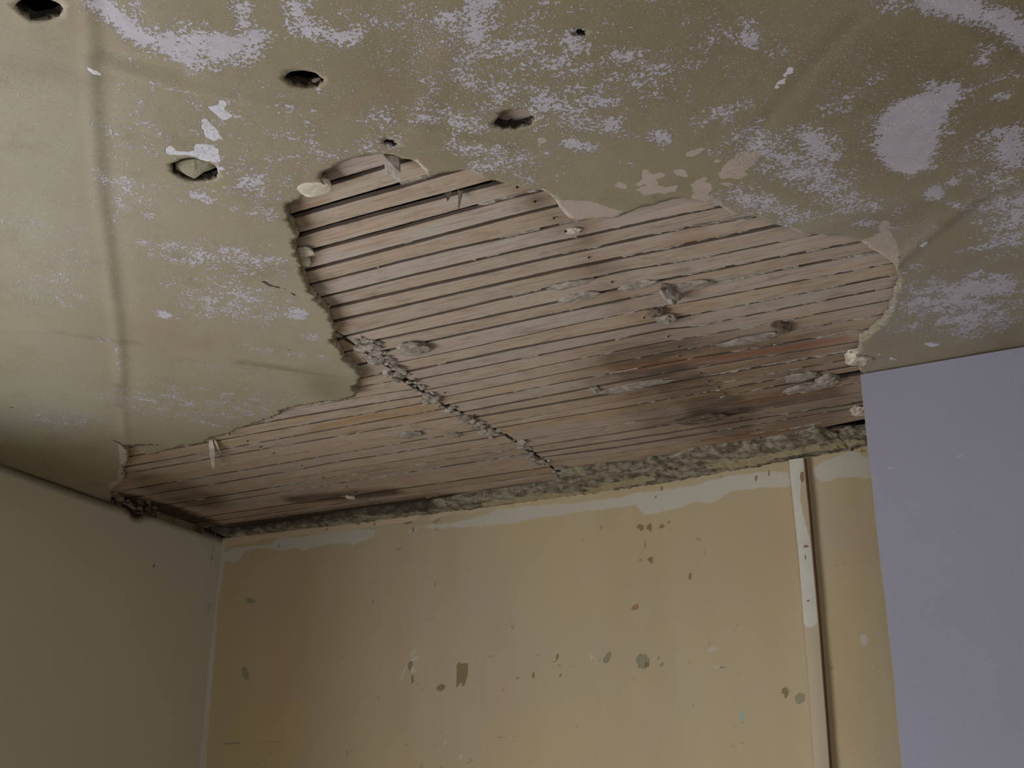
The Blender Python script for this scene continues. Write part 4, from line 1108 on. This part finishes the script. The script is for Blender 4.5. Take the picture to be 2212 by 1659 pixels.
# window frame
t = bmesh.new()
yf0, yf1, zf0, zf1 = y0w, y1w, z0w, z1w
xf = XL - .1
for b in ((yf0, yf0 + .05, zf0, zf1), (yf1 - .05, yf1, zf0, zf1), (yf0 + .05, yf1 - .05, zf0, zf0 + .05), (yf0 + .05, yf1 - .05, zf1 - .05, zf1), ((yf0 + yf1) / 2 - .02, (yf0 + yf1) / 2 + .02, zf0 + .05, zf1 - .05)):
    add_box(t, xf - .03, xf + .03, b[0] + .0005, b[1] - .0005, b[2], b[3])
bm_obj('window_1', t, M_WOODW, None, 'structure')
t = bmesh.new()
a0, a1, b0, b1 = FILL_WIN  # frame of the added fill opening
for b in ((a0, a0 + .05, b0, b1), (a1 - .05, a1, b0, b1), (a0 + .05, a1 - .05, b0, b0 + .05), (a0 + .05, a1 - .05, b1 - .05, b1)):
    add_box(t, b[0] + .0005, b[1] - .0005, YF - .1, YF - .04, b[2], b[3])
bm_obj('added_fill_window', t, M_WOODW, None, 'structure')

# ------------------------------------------------------------------ rest of the room
t = bmesh.new(); add_box(t, XR, XR + .1, YF - .1, 2.12, 0, ZP - .02)
bm_obj('wall_right', t, M_PLAIN, None, 'structure')
t = bmesh.new()
add_box(t, XL, a0, YF - .15, YF, 0, ZP - .02); add_box(t, a1, XR, YF - .15, YF, 0, ZP - .02)
add_box(t, a0, a1, YF - .15, YF, 0, b0); add_box(t, a0, a1, YF - .15, YF, b1, ZP - .02)
bm_obj('wall_front', t, M_PLAIN, None, 'structure')
t = bmesh.new(); add_box(t, XL - .2, XR + .1, YF - .15, 2.25, -.05, 0)
bm_obj('floor', t, M_FLOOR, None, 'structure')

# ------------------------------------------------------------------ batten on the back wall
def mat_trim():
    t = NT('part painted batten')
    c = t.mix(t.ramp(t.noise(9, 3), .3, .7), srgb(180, 164, 138), srgb(184, 166, 136))
    wv = t.ramp(t.math('ADD', t.attr('white'), t.math('MULTIPLY', t.math('SUBTRACT', t.noise(60, 4), .5), .35)), .45, .55)
    c = t.mix(wv, c, t.mix(t.noise(40, 4), srgb(190, 184, 168), srgb(206, 200, 186)))
    c = t.mix(t.ramp(t.attr('chip'), .4, .6), c, srgb(142, 112, 82))
    c = t.mix(t.math('MULTIPLY', t.attr('side'), .85), c, srgb(120, 74, 60))  # right side face coloured as if in shade
    t.color(c); t.bump(t.noise(80, 3), .0006, .6)
    t.b.inputs['Roughness'].default_value = .6
    return t.m


YT = wall_y(-.51) - .017
TL = [(1703, 984), (1707, 1040), (1714, 1110), (1722, 1180), (1731, 1290), (1736, 1357), (1742, 1430), (1750, 1540), (1757, 1659)]
TR = [(1736, 976), (1742, 1040), (1748, 1100), (1752, 1150), (1762, 1260), (1770, 1350), (1778, 1458), (1786, 1560), (1793, 1659)]
tl = [on_y(*p, YT) for p in TL]; tr = [on_y(*p, YT) for p in TR]
zz = np.arange(0.0, ZP - .002, .004)
lx = lambda z: float(np.interp(-z, [-p[1] for p in tl], [p[0] for p in tl]))
rx_ = lambda z: float(np.interp(-z, [-p[1] for p in tr], [p[0] for p in tr]))
V3 = []; F3 = []
NX = 8
for z in zz:
    a, b = lx(z), rx_(z)
    w_ = .0006 * fbm((0, 0, z), 20, 2)
    r = [(a, wall_y(a) + .004, z), (a, YT + .003, z)]
    for k in range(NX + 1):
        t_ = k / NX
        r.append((a + .0015 + (b - a - .003) * t_, YT + w_ - .001 * math.sin(t_ * math.pi), z))
    r += [(b, YT + .003, z), (b, wall_y(b) + .004, z)]
    V3 += r
m = NX + 5
for i in range(len(zz) - 1):
    for j in range(m - 1):
        a = i * m + j
        F3.append((a, a + 1, a + m + 1, a + m))
F3.append(tuple((len(zz) - 1) * m + j for j in range(m)))
me = bpy.data.meshes.new('trim_1'); me.from_pydata(V3, [], F3); me.update()
tr_o = link('trim_1', me, mat_trim(), None, 'structure')
PT = np.array([(v[0], v[2]) for v in V3])
toT = lambda a, b: on_y(a, b, YT)
set_attr(me, 'white', paint(PT, [('p', [(1700, 978), (1733, 980), (1735, 1010), (1730, 1050), (1728, 1080), (1737, 1120), (1748, 1160), (1752, 1185), (1756, 1230), (1762, 1290), (1766, 1345), (1755, 1355), (1742, 1354), (1732, 1342), (1731, 1290), (1728, 1230), (1722, 1170), (1716, 1110), (1710, 1050)], 1, .003)], toT))
set_attr(me, 'chip', paint(PT, [('e', 1733, 1030, 5, 12, 0, 1, .003), ('e', 1741, 1180, 6, 4, 0, .9, .003), ('e', 1716, 984, 14, 6, 0, .7, .004), ('e', 1746, 1298, 5, 3, 0, .8, .002), ('e', 1740, 1205, 3, 6, 0, .8, .002)], toT))
set_attr(me, 'side', [1.0 if (k % m) in (m - 1, m - 2) else 0.0 for k in range(len(V3))])

# ------------------------------------------------------------------ sheet of plasterboard
YB = 1.700


def mat_board():
    t = NT('plasterboard paper')
    c = t.mix(t.ramp(t.noise(2.2, 3), .3, .7), srgb(139, 136, 147), srgb(146, 143, 155))
    c = t.mix(t.math('MULTIPLY', t.ramp(t.noise(300, 2), .4, .7), .3), c, srgb(130, 127, 138))
    c = t.mix(t.math('MULTIPLY', t.ramp(t.attr('scuff'), .3, .8), .7), c, srgb(176, 175, 186))
    c = t.mix(t.ramp(t.attr('dot'), .4, .6), c, srgb(70, 66, 70))
    c = t.mix(t.attr('edge'), c, srgb(150, 144, 112))
    t.color(c); t.bump(t.noise(500, 2), .0003, .5)
    t.b.inputs['Roughness'].default_value = .65
    return t.m


BL = [(1857, 797), (1862, 850), (1868, 905), (1871, 934), (1876, 985), (1882, 1029), (1886, 1075), (1892, 1130), (1901, 1212), (1911, 1290), (1920, 1377), (1925, 1420), (1930, 1458), (1934, 1514), (1938, 1560), (1942, 1600), (1948, 1659)]
bl = [on_y(*p, YB) for p in BL]
bt0 = on_y(1857, 797, YB)[1]; bt1 = on_y(2206, 723, YB)[1]
xr0 = on_y(2206, 723, YB)[0]
V4 = []; F4 = []
zs = np.concatenate([np.arange(0, 1.7, .05), np.arange(1.7, bt0, .004)])
cols = 46
for z in zs:
    xl = float(np.interp(-z, [-p[1] for p in bl], [p[0] for p in bl])) + .0007 * fbm((0, 0, z), 120, 3)
    for k in range(cols + 1):
        x = xl + (.62 - xl) * (k / cols) ** 1.6
        ztop = bt0 + (bt1 - bt0) * (x - bl[0][0]) / (xr0 - bl[0][0])
        zz_ = z / bt0 * min(ztop, ZP + .0) if z > 0 else 0
        V4.append((x, YB + .0, zz_))
m = cols + 1
for i in range(len(zs) - 1):
    for j in range(m - 1):
        a = i * m + j; F4.append((a, a + 1, a + m + 1, a + m))
n0 = len(V4)
V4 += [(v[0], YB + .0125, v[2]) for v in V4]
for i in range(len(zs) - 1):
    for j in range(m - 1):
        a = n0 + i * m + j; F4.append((a, a + m, a + m + 1, a + 1))
    for j in (0, m - 1):
        a = i * m + j; q = (a, a + m, a + m + n0, a + n0)
        F4.append(q if j == 0 else q[::-1])
for j in range(m - 1):
    for i in (0, len(zs) - 1):
        a = i * m + j; q = (a, a + 1, a + 1 + n0, a + n0)
        F4.append(q[::-1] if i == 0 else q)
me = bpy.data.meshes.new('plasterboard_sheet'); me.from_pydata(V4, [], F4); me.update()
pb = link('plasterboard_sheet', me, mat_board())
tag(pb, 'pale lilac-grey plasterboard sheet standing up to the ceiling on the right', 'plasterboard')
P4 = np.array([(v[0], v[2]) for v in V4])
toB = lambda a, b: on_y(a, b, YB)
set_attr(me, 'scuff', paint(P4, [('s', [(1921, 1011), (1933, 1009)], 3, 1, .003), ('s', [(2072, 986), (2087, 983)], 3, 1, .003), ('s', [(2137, 750), (2160, 762), (2190, 773), (2212, 776)], 6, .7, .006), ('s', [(1914, 1100), (1940, 1060)], 2, 0, .003)], toB))
set_attr(me, 'dot', paint(P4, [('e', 1953, 998, 2.5, 2.5, 0, 1, .002), ('e', 2200, 1478, 4, 4, 0, .6, .006)], toB))
set_attr(me, 'edge', np.where(np.arange(len(V4)) % m == 0, .75, 0.0))
